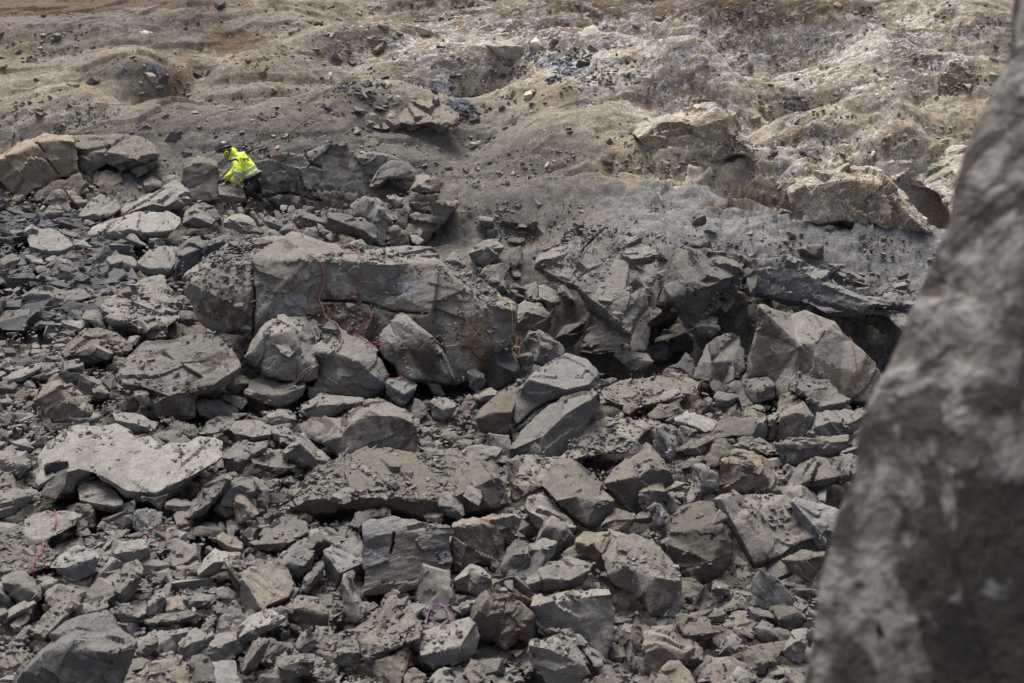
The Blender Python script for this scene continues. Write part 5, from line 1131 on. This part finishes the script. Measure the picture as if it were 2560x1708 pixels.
# ------------------------------------------------------------------ the worker
def flat_mat(name, col, rough=.7, bumps=0.0, var=.15, sc=30):
    m, t, b = nt(name); tc = N(t, 'ShaderNodeTexCoord').outputs['Object']; n_ = noise(t, tc, sc, 4, .6)
    k = ramp(t, n_, .3, .7, 1 - var, 1 + var * .6); kk = N(t, 'ShaderNodeCombineColor')
    for i in range(3): t.links.new(k, kk.inputs[i])
    t.links.new(mix(t, 1.0, col, kk.outputs[0], 'MULTIPLY'), b.inputs['Base Color']); b.inputs['Roughness'].default_value = rough
    if bumps: bump(t, b, noise(t, tc, 9, 3, .5, .5), bumps, .02)
    return m
HV = flat_mat('hi_vis_fabric', (.84, .98, .09), .6, .5, .08, 14)
NAVY = flat_mat('navy_fabric', (.012, .016, .028), .8, .4)
BLACK = flat_mat('black_fabric', (.010, .010, .013), .8, .5)
GREY = flat_mat('grey_gaiter', (.085, .09, .11), .75, .4)
SILV = flat_mat('reflective_tape', (.50, .56, .55), .35, .1, .08)
SKIN = flat_mat('skin', (.42, .24, .17), .55)
HELM = flat_mat('helmet_shell', (.028, .032, .045), .32, 0, .1)
PLAS = flat_mat('black_plastic', (.012, .012, .014), .5)
EARY = flat_mat('yellow_plastic', (.68, .86, .02), .4, 0, .05)
WC = 30.2
def w(x, y, d=0.0): return Vector(pt(480 + x / 7.84, 320 + y / 7.84, WC + d))
def link(name, me, mat, parent=None):
    o = bpy.data.objects.new(name, me); COL.objects.link(o)
    if mat: me.materials.append(mat)
    if parent: o.parent = parent; o.matrix_parent_inverse = parent.matrix_world.inverted()
    return o
def skin_mesh(nodes, edges, sub=2, remesh=None, extra=None):
    me_ = bpy.data.meshes.new('tmp'); keys = list(nodes); me_.from_pydata([nodes[k][0] for k in keys], [(keys.index(a), keys.index(b)) for a, b in edges], [])
    o = bpy.data.objects.new('tmp', me_); COL.objects.link(o)
    sm = o.modifiers.new('s', 'SKIN'); sm.use_smooth_shade = True
    for i, k in enumerate(keys):
        r = nodes[k][1]; me_.skin_vertices[0].data[i].radius = (r, r) if isinstance(r, (int, float)) else r
    me_.skin_vertices[0].data[0].use_root = True
    sb = o.modifiers.new('u', 'SUBSURF'); sb.levels = sub; sb.render_levels = sub
    if remesh:
        rm = o.modifiers.new('r', 'REMESH'); rm.mode = 'VOXEL'; rm.voxel_size = remesh; rm.use_smooth_shade = True
    dg = bpy.context.evaluated_depsgraph_get(); out = bpy.data.meshes.new_from_object(o.evaluated_get(dg), depsgraph=dg)
    bpy.data.objects.remove(o); out.polygons.foreach_set('use_smooth', np.full(len(out.polygons), True)); return out
worker = bpy.data.objects.new('person', None); COL.objects.link(worker); worker.location = w(1120, 1330, .05)
tagk(worker, 'worker bending over a boulder in a yellow high-visibility jacket, dark helmet and black trousers', 'person')
bpy.context.view_layer.update()
J = dict(pelvis=(w(1200, 1075, .03), .125), belly=(w(1130, 930, .02), .13), chest=(w(1000, 730, .02), .145), neckb=(w(890, 590, 0), .09), neck=(w(800, 530, -.01), .058), headb=(w(700, 470, -.02), .082), head=(w(622, 400, -.02), .098),
    lsh=(w(880, 660, -.17), .062), lel=(w(915, 935, -.27), .045), lwr=(w(765, 1045, -.16), .030), lpalm=(w(690, 1062, -.12), .028),
    rsh=(w(1000, 590, .2), .062), rel=(w(800, 900, .24), .045), rwr=(w(610, 1020, .10), .030), rpalm=(w(540, 1050, .08), .028),
    lhip=(w(1180, 1110, -.08), .095), lkn=(w(1120, 1262, -.22), .062), lan=(w(1400, 1430, -.05), .042), lft=(w(1490, 1505, .02), .04),
    rhip=(w(1220, 1110, .12), .095), rkn=(w(1010, 1200, .12), .062), ran=(w(1040, 1500, .14), .045), rft=(w(930, 1540, .10), .04))
E_ = [('pelvis', 'belly'), ('belly', 'chest'), ('chest', 'neckb'), ('neckb', 'neck'), ('neck', 'headb'), ('headb', 'head'), ('chest', 'lsh'), ('lsh', 'lel'), ('lel', 'lwr'), ('lwr', 'lpalm'),
    ('chest', 'rsh'), ('rsh', 'rel'), ('rel', 'rwr'), ('rwr', 'rpalm'), ('pelvis', 'lhip'), ('lhip', 'lkn'), ('lkn', 'lan'), ('lan', 'lft'), ('pelvis', 'rhip'), ('rhip', 'rkn'), ('rkn', 'ran'), ('ran', 'rft')]
nod = dict(J); eds = list(E_)
# nose and chin are part of the head
nod['nose'] = (w(560, 505, -.06), .016); nod['chin'] = (w(650, 575, -.05), .035); eds += [('head', 'nose'), ('headb', 'chin')]
link('body', skin_mesh(nod, eds, 2), SKIN, worker)
# hood, torso and sleeves grown as one garment
jn = dict(hem=(w(1192, 1050, .03), (.20, .20)), waist=(w(1150, 940, .02), (.20, .20)), mid=(w(1060, 800, .02), (.21, .21)), chest=(w(990, 690, .02), (.205, .205)), yoke=(w(905, 600, 0), (.15, .15)), col=(w(820, 545, -.01), .115), hood=(w(810, 465, .0), .105), hood2=(w(885, 500, .02), .11),
    lsh=(w(880, 690, -.16), .105), lup=(w(900, 800, -.24), .098), lel=(w(915, 935, -.27), .092), lfo=(w(850, 995, -.22), .078), lcu=(w(780, 1040, -.17), .062),
    rsh=(w(1000, 600, .18), .10), rel=(w(810, 880, .24), .08), rcu=(w(650, 1000, .12), .055), throat=(w(735, 590, -.02), .05))
je = [('mid', 'waist'), ('waist', 'hem'), ('mid', 'chest'), ('chest', 'yoke'), ('yoke', 'col'), ('col', 'hood'), ('hood', 'hood2'), ('chest', 'lsh'), ('lsh', 'lup'), ('lup', 'lel'), ('lel', 'lfo'), ('lfo', 'lcu'), ('chest', 'rsh'), ('rsh', 'rel'), ('rel', 'rcu'), ('col', 'throat')]
jn = {k: jn[k] for k in ['mid'] + [q for q in jn if q != 'mid']}
jm = skin_mesh(jn, je, 2, .013)
nv = len(jm.vertices); co = np.empty(nv * 3, np.float32); jm.vertices.foreach_get('co', co); co = co.reshape(-1, 3).astype(float)
no = np.empty(nv * 3, np.float32); jm.vertices.foreach_get('normal', no); no = no.reshape(-1, 3)
co += no * (.016 * (1 - 2 * np.abs(fbm(co * np.array([1, 1, 1.6]), 5.5, 3, 77))) - .004)[:, None]
jm.vertices.foreach_set('co', co.astype(np.float32).ravel()); jm.update()
jacket = link('jacket', jm, HV, worker); jm.materials.append(NAVY)
cen = np.empty(len(jm.polygons) * 3, np.float32); jm.polygons.foreach_get('center', cen); cen = cen.reshape(-1, 3).astype(float)
fx, fy, fc = topx(cen); WX = (fx - 480) * 7.84; WY = (fy - 320) * 7.84
# position along the torso: the seam runs from (990,1030) to (1350,850)
tors = (WY - 1045) + (WX - 995) * .52
armm = (WX < 1010) & (WY < 1085) & (fc < WC - .09)
navy = (tors > 0) & ~((WX < 985) & (WY < 1090)) & ~armm
yoke = (np.abs((WY - 640) - (WX - 760) * -.32 - 140 * np.clip((WX - 840) / 100, 0, 1) ** 2 * 1.0) < 24) & (WX > 740) & (WX < 925) & (fc < WC)
jm.polygons.foreach_set('material_index', (navy | yoke).astype(np.int32)); jm.update()
def band(name, mask, mat, off=.005):
    idx = np.where(mask)[0]
    if not len(idx): return
    vs, fs, mp = [], [], {}
    for i in idx:
        f = []
        for vi in jm.polygons[i].vertices:
            if vi not in mp: mp[vi] = len(vs); v = jm.vertices[vi]; vs.append(v.co + v.normal * off)
            f.append(mp[vi])
        fs.append(f)
    m2 = bpy.data.meshes.new(name); m2.from_pydata(vs, [], fs); m2.polygons.foreach_set('use_smooth', np.full(len(fs), True))
    o = link(name, m2, mat, worker)
    so = o.modifiers.new('s', 'SOLIDIFY'); so.thickness = .004; so.offset = -1
    return o
band('reflective_band', (tors < -8) & (tors > -72) & ~armm & (WX > 985) & (WX < 1372), SILV)
band('reflective_band', (tors < -125) & (tors > -190) & ~armm & (WX > 1000), SILV)
ua = (WY - 890) - (WX - 900) * .33
band('reflective_band', armm & (np.abs(ua) < 34) & (WX > 800), SILV)
fa = (WY - 975) - (WX - 880) * .60
band('reflective_band', armm & (np.abs(fa) < 36) & (WX < 985) & (WX > 795) & (ua > 40), SILV)
band('shoulder_piping', (np.abs((WY - 606) + (WX - 790) * .30) < 12) & (WX > 755) & (WX < 872) & (fc < WC), SILV)
# trousers
tn_ = dict(pelvis=(w(1205, 1085, .03), .175), lhip=(w(1185, 1125, -.07), .145), lth=(w(1160, 1190, -.14), .125), lkn=(w(1115, 1275, -.20), .095), lsh=(w(1255, 1345, -.12), .078), lan=(w(1400, 1430, -.05), .062),
    rhip=(w(1215, 1120, .12), .14), rkn=(w(1060, 1195, .10), .105), rsh=(w(1050, 1340, .12), .085), ran=(w(1040, 1450, .14), .075))
te = [('pelvis', 'lhip'), ('lhip', 'lth'), ('lth', 'lkn'), ('lkn', 'lsh'), ('lsh', 'lan'), ('pelvis', 'rhip'), ('rhip', 'rkn'), ('rkn', 'rsh'), ('rsh', 'ran')]
link('trousers', skin_mesh(tn_, te, 2, .02), BLACK, worker)
link('gaiter', skin_mesh(dict(a=(w(1360, 1400, -.07), .062), b=(w(1430, 1455, -.04), .060), c=(w(1490, 1505, -.01), .056)), [('a', 'b'), ('b', 'c')], 2), GREY, worker)
link('boot', skin_mesh(dict(a=(w(1470, 1488, -.01), .055), b=(w(1520, 1530, 0), .055), c=(w(1470, 1570, .02), .045), d=(w(1420, 1585, .03), .04)), [('a', 'b'), ('b', 'c'), ('c', 'd')], 2), PLAS, worker)
link('boot', skin_mesh(dict(a=(w(1040, 1440, .14), .062), b=(w(1035, 1520, .14), .06), c=(w(970, 1545, .12), .05), d=(w(900, 1550, .10), .042)), [('a', 'b'), ('b', 'c'), ('c', 'd')], 2), PLAS, worker)
for sx, (wr, pl) in enumerate((((765, 1045, -.16), (690, 1062, -.12)), ((640, 1010, .11), (545, 1050, .08)))):
    nd = dict(a=(w(*wr), .042), b=(w((wr[0] + pl[0]) / 2, (wr[1] + pl[1]) / 2, (wr[2] + pl[2]) / 2), .036), p=(w(*pl), .032)); ee = [('a', 'b'), ('b', 'p')]
    for k, (ox, oy, ln) in enumerate(((-44, -14, 0), (-52, 2, 1), (-50, 18, 2), (-40, 34, 3))):
        nd[f'f{k}'] = (w(pl[0] + ox * .55, pl[1] + oy, pl[2] - .03 + .02 * k), .012); nd[f'g{k}'] = (w(pl[0] + ox * .8, pl[1] + oy + 22, pl[2] - .03 + .02 * k), .010)
        ee += [('p', f'f{k}'), (f'f{k}', f'g{k}')]
    nd['t'] = (w(wr[0] * .4 + pl[0] * .6 - 8, pl[1] + 30, pl[2] - .05), .013); nd['u'] = (w(pl[0] - 22, pl[1] + 44, pl[2] - .06), .011); ee += [('b', 't'), ('t', 'u')]
    link('glove', skin_mesh(nd, ee, 1), NAVY, worker)
# helmet
ax_up = (w(590, 330) - w(655, 470)).normalized(); ax_fw = (w(480, 470) - w(660, 380)).normalized()
ax_sd = ax_up.cross(ax_fw).normalized(); ax_fw = ax_sd.cross(ax_up).normalized()
HC = w(634, 412, -.02)
def hp(f, s, u): return HC + ax_fw * f + ax_sd * s + ax_up * u
V, F = [], []; nu, nw = 40, 18
for i in range(nw + 1):
    th = math.radians(94) * i / nw
    for k in range(nu):
        ph = 2 * math.pi * k / nu; fr = math.cos(ph)
        rim = 0.020 * max(0, (th - 1.45)) / .19 * (1 + 1.2 * max(0, fr) ** 3)
        r1, r2, r3 = .158, .122, .148
        dip = -.022 * (1 - fr) * (1 if i > nw - 3 else 0) * .5
        rib = .004 * (1 if abs(math.sin(ph)) < .35 and .25 < th < 1.3 else 0)
        V.append(hp((r1 * math.sin(th) + rim + rib) * math.cos(ph), (r2 * math.sin(th) + rim + rib) * math.sin(ph), r3 * math.cos(th) + dip + .02))
for i in range(nw):
    for k in range(nu): F.append((i * nu + k, i * nu + (k + 1) % nu, (i + 1) * nu + (k + 1) % nu, (i + 1) * nu + k))
m2 = bpy.data.meshes.new('helmet'); m2.from_pydata(V, [], F); m2.polygons.foreach_set('use_smooth', np.full(len(F), True))
hel = link('helmet', m2, HELM, worker); so = hel.modifiers.new('s', 'SOLIDIFY'); so.thickness = .006
def disc(c, n_, r, th, mat, name, parent, sx=1.0):
    bm = bmesh.new(); bmesh.ops.create_cone(bm, cap_ends=True, segments=28, radius1=r, radius2=r * .8, depth=th)
    q = n_.to_track_quat('Z', 'Y').to_matrix().to_4x4()
    bmesh.ops.transform(bm, matrix=Matrix.Translation(c) @ q @ Matrix.Diagonal((1, sx, 1, 1)), verts=bm.verts)
    bmesh.ops.bevel(bm, geom=[e for e in bm.edges], offset=th * .12, segments=2, affect='EDGES')
    me_ = bpy.data.meshes.new(name); bm.to_mesh(me_); bm.free(); return link(name, me_, mat, parent)
camdir = (Vector(CP) - w(670, 490)).normalized(); sd_ = (ax_sd if ax_sd.dot(camdir) > 0 else -ax_sd)
ear = disc(w(665, 492, -.15), sd_, .058, .05, PLAS, 'ear_defender', worker, 1.15)
disc(w(668, 494, -.18), sd_, .046, .03, EARY, 'ear_cup', ear, 1.15); disc(w(676, 498, -.202), sd_, .016, .008, PLAS, 'ear_cup_slot', ear, 1.9)
disc(w(650, 338, -.137), sd_, .012, .01, SILV, 'rivet', hel); disc(w(513, 366, -.10), sd_, .008, .01, SILV, 'rivet', hel)
link('ear_defender_arm', skin_mesh(dict(a=(w(590, 415, -.15), .010), b=(w(600, 440, -.155), .010), c=(w(650, 440, -.16), .010), d=(w(668, 470, -.16), .010)), [('a', 'b'), ('b', 'c'), ('c', 'd')], 1), PLAS, worker)
link('visor_rim', skin_mesh(dict(a=(w(505, 492, -.05), .014), b=(w(545, 470, -.10), .014), c=(w(620, 455, -.13), .012)), [('a', 'b'), ('b', 'c')], 1), PLAS, worker)
link('neck_cover', skin_mesh(dict(a=(w(700, 440, -.02), .09), b=(w(745, 480, -.01), .085), c=(w(790, 520, 0), .08)), [('a', 'b'), ('b', 'c')], 1), PLAS, worker)
# lettering across the back, laid on the cloth
fc_ = bpy.data.curves.new('t', 'FONT'); fc_.body = 'BIILT'; fc_.size = .11; fc_.align_x = 'CENTER'; fc_.extrude = 0; fc_.offset = .004
fo = bpy.data.objects.new('t', fc_); COL.objects.link(fo); dg = bpy.context.evaluated_depsgraph_get(); tm = bpy.data.meshes.new_from_object(fo.evaluated_get(dg), depsgraph=dg); bpy.data.objects.remove(fo)
bm = bmesh.new(); bm.from_mesh(tm); bmesh.ops.triangulate(bm, faces=bm.faces)
for _ in range(3):
    es = [e for e in bm.edges if e.calc_length() > .012]
    if es: bmesh.ops.subdivide_edges(bm, edges=es, cuts=1); bmesh.ops.triangulate(bm, faces=bm.faces)
upw = (w(905, 600) - w(1150, 945)).normalized(); lat = Vector((math.sin(math.radians(34)), math.cos(math.radians(34)), .05)); lat = (lat - upw * lat.dot(upw)).normalized(); nb_ = lat.cross(upw).normalized()
if nb_.dot(camdir) < 0: nb_ = -nb_
jt = BVHTree.FromPolygons([v.co[:] for v in jm.vertices], [p.vertices[:] for p in jm.polygons])
c0_ = w(1118, 622, -.1)
for v in bm.verts:
    q = c0_ + lat * v.co.x + upw * v.co.y + nb_ * .5
    h = jt.ray_cast(q, -nb_, 1.2)
    v.co = (h[0] + nb_ * .006) if h[0] is not None else q - nb_ * .5
m2 = bpy.data.meshes.new('lettering'); bm.to_mesh(m2); bm.free(); link('lettering', m2, NAVY, worker)
for a_, b_ in (((1118, 1090), (1100, 1075)), ((1058, 1170), (1045, 1150))):
    link('pocket_tab', skin_mesh(dict(a=(w(a_[0], a_[1], -.21), .008), b=(w(b_[0], b_[1], -.22), .008)), [('a', 'b')], 1), EARY, worker)

# ------------------------------------------------------------------ detonation cords and ropes, laid over the stones
bpy.context.view_layer.update(); dg = bpy.context.evaluated_depsgraph_get()
def cord_mat(name, col): return flat_mat(name, col, .5, 0, .15, 60)
CM = {'r': cord_mat('red_cord', (.30, .07, .06)), 'y': cord_mat('yellow_cord', (.42, .37, .14)), 'p': cord_mat('purple_cord', (.32, .12, .31)), 'k': cord_mat('pinkish_cord', (.42, .25, .23)), 'u': cord_mat('blue_clip', (.06, .10, .5))}
def catmull(p, n=8):
    p = np.array(p, float); p = np.vstack([2 * p[0] - p[1], p, 2 * p[-1] - p[-2]]); out = []
    for i in range(1, len(p) - 2):
        for k in range(n):
            t_ = k / n; a, b_, c_, d_ = p[i - 1], p[i], p[i + 1], p[i + 2]
            out.append(.5 * ((2 * b_) + (-a + c_) * t_ + (2 * a - 5 * b_ + 4 * c_ - d_) * t_ ** 2 + (-a + 3 * b_ - 3 * c_ + d_) * t_ ** 3))
    out.append(p[-2]); return np.array(out)
def cord(col, tile, path, label, r=.0062, lift=.015, hang=False, depths=None):
    ox, oy, s = TILES[tile]; P = [(ox + float(q.split(',')[0]) / s, oy + float(q.split(',')[1]) / s) for q in path.split()]
    c = catmull(P, 8); D = []
    for x, y in c:
        d = Vector(pdir(x, y)); L = d.length; ok, loc, *_ = S.ray_cast(dg, Vector(CP), d.normalized())
        D.append((loc - Vector(CP)).length / L if ok else np.nan)
    D = np.array(D); D = np.where(np.isnan(D), np.nanmedian(D), D)
    if depths is not None: D = np.interp(np.linspace(0, 1, len(D)), np.linspace(0, 1, len(depths)), depths)
    else:
        k = 3; Dm = np.array([D[max(0, i - k):i + k + 1].min() for i in range(len(D))])
        D = np.convolve(np.pad(Dm, 4, 'edge'), np.ones(9) / 9, 'valid'); D = np.minimum(D, Dm + .1)
    pts3 = pts(np.column_stack([c, D - lift])); V, F = [], []; ns = 7
    for i, p in enumerate(pts3):
        tg = pts3[min(i + 1, len(pts3) - 1)] - pts3[max(i - 1, 0)]; tg = Vector(tg).normalized(); a = tg.cross(Vector((.1, .2, 1))).normalized(); b_ = tg.cross(a)
        for k in range(ns): V.append(Vector(p) + (a * math.cos(6.283 * k / ns) + b_ * math.sin(6.283 * k / ns)) * r)
    for i in range(len(pts3) - 1):
        for k in range(ns): F.append((i * ns + k, i * ns + (k + 1) % ns, (i + 1) * ns + (k + 1) % ns, (i + 1) * ns + k))
    F.append(tuple(range(ns))[::-1]); F.append(tuple((len(pts3) - 1) * ns + k for k in range(ns)))
    m_ = bpy.data.meshes.new('cord'); m_.from_pydata([v[:] for v in V], [], F); m_.polygons.foreach_set('use_smooth', np.full(len(F), True)); m_.materials.append(CM[col])
    nm = 'rope' if col == 'y' and tile in 'WP' else 'cord'
    o = bpy.data.objects.new(nm, m_); COL.objects.link(o); tagk(o, label, nm, 'blasting cords trailing over the rocks'); return o
TILES['W'] = (480, 320, 7.84)
cord('y', 'P', '613,380 640,368 700,342 760,300 820,250 870,222 930,190 1000,150 1060,118 1130,82 1200,42 1290,15 1330,-10', 'thin yellow rope running up the brown slope behind the worker', .0055, .05)
cord('y', 'W', '745,755 640,860 540,960', "short taut yellow rope end between the worker's chest and the upright block", .0075, 0, depths=[30.2, 29.9, 29.6])
RC = [('r', 'E', '70,490 120,540 150,600 145,660 115,750 125,780 170,820 215,880 235,950', 'red cord, left strand of the pair hanging down the house-sized boulder'),
 ('k', 'E', '75,492 128,530 158,600 155,680 125,770 150,830 165,890 200,915 240,940 275,1000 270,1060 235,1120', 'pinkish cord, right strand of the pair, ending on the pale fractured boulder'),
 ('r', 'E', '255,405 300,412 345,445 375,465 400,530 395,600 360,690 360,760 400,820 450,860 468,900 440,930 340,970 330,1000 380,1010 430,1055 510,1065', 'long red cord looping down the brown front of the house-sized boulder'),
 ('r', 'E', '420,1068 470,1062 512,1068 500,1080 430,1085', 'short red cord loop at the foot of the house-sized boulder'),
 ('r', 'E', '555,1275 600,1270 650,1275 685,1305 640,1298 565,1295', 'red cord end lying on the bluish slab under the triangular boulder'),
 ('y', 'E', '1285,750 1330,778 1375,810 1385,880 1388,990 1375,1010 1365,1030 1380,1060 1410,1110 1425,1135 1390,1152', 'yellow cord hanging from the right end of the house-sized boulder'),
 ('y', 'E', '1390,992 1420,1020 1425,1040 1400,1050 1395,1010', 'small yellow cord loop tangled with the red cords'),
 ('r', 'E', '1370,1000 1395,990 1430,1020 1445,1060 1430,1120 1440,1180 1475,1265', 'red cord tangled with the yellow one, trailing to the grey block below'),
 ('r', 'E', '1405,1010 1415,1060 1410,1120 1375,1130 1380,1120', 'fine red cord curling below the yellow loop'),
 ('r', 'E', '1810,765 1760,800 1700,825 1650,850 1630,880 1615,920', 'red cord reaching from the overhanging slab across the cave'),
 ('k', 'D', '2070,1200 2010,1230 1970,1260 1930,1310 1880,1350', 'upper strand of the two pinkish cords strung to the broad grey shard'),
 ('k', 'D', '2080,1206 2000,1255 1965,1290 1910,1335 1820,1352', 'lower strand of the two pinkish cords strung to the broad grey shard'),
 ('r', 'D', '810,225 770,238 735,240 745,270 735,300 700,320 665,322 672,350 645,392', 'red cord draped over the left end of the broad pale boulder'),
 ('r', 'D', '500,475 530,465 570,466 590,478 560,492 520,497 502,486', 'red cord loop beside the small rounded column of rock'),
 ('r', 'D', '265,1358 248,1375 240,1410 238,1450 245,1490 248,1530', 'red cord hanging left of the pointed brown boulder'),
 ('r', 'D', '760,1275 740,1310 730,1350 720,1375', 'red cord end left of the large flat-backed boulder'),
 ('r', 'F', '1600,870 1640,910 1660,1000 1675,1090 1690,1150', 'red cord hanging down the great triangular slab'),
 ('r', 'F', '700,1175 665,1190 660,1240 640,1270 600,1290 565,1275', 'red cord curling over the low tan boulder'),
 ('y', 'F', '708,1172 670,1180 640,1200 628,1240', 'short yellow cord beside the red one on the low tan boulder'),
 ('r', 'F', '620,1325 660,1340 700,1335 680,1350 640,1345', 'tiny red cord tangle among the stones below the low tan boulder'),
 ('r', 'G', '790,768 850,735 930,705 1000,685 1050,690', 'red cord across the rubble right of the pale tilted plate'),
 ('r', 'G', '302,600 308,640 306,720', 'short red cord hanging over the pale tilted plate'),
 ('r', 'G', '250,795 220,840 192,890 182,930 182,975', 'red cord on the smooth dusty slab at the left edge'),
 ('r', 'G', '1030,990 1045,960 1070,940', 'tiny red cord end left of the gravel-faced wedge'),
 ('p', 'G', '580,450 598,455 605,480', 'purple cord end at the corner of the clean pale flat-topped rock'),
 ('p', 'G', '300,545 340,535 415,530', 'purple cord behind the clean pale flat-topped rock'),
 ('y', 'G', '205,575 250,555 305,545 290,565 250,575', 'yellow cord beside the purple one in the lower left'),
 ('p', 'H', '805,1285 812,1210 830,1160 855,1135 890,1135 930,1170 945,1240', 'purple cord arch standing out of the gap under the banded block'),
 ('p', 'H', '890,1130 910,1145 940,1135 960,1130', 'short purple cord tail beside the purple arch'),
 ('p', 'H', '940,170 935,130 955,95 1000,85 1080,90', 'purple cord along the top of the dirt-grey block'),
 ('p', 'E', '1020,1400 1060,1398 1090,1420 1095,1450 1060,1470', 'purple cord curl below the dark angular boulder'),
 ('r', 'A', '1780,1010 1790,985 1825,985 1820,1005 1785,1012', 'small coil of red cord on the bank right of the worker'),
 ('r', 'A', '1655,1320 1700,1345 1730,1370 1745,1400', "red cord on the stones below the worker's feet"),
 ('k', 'A', '1712,985 1710,1050 1690,1110', 'faint red cord hanging on the bank behind the worker'),
 ('y', 'A', '50,1285 80,1295 110,1305', 'short yellow cord end by the dark slab at the far left')]
for q in RC: cord(*q)
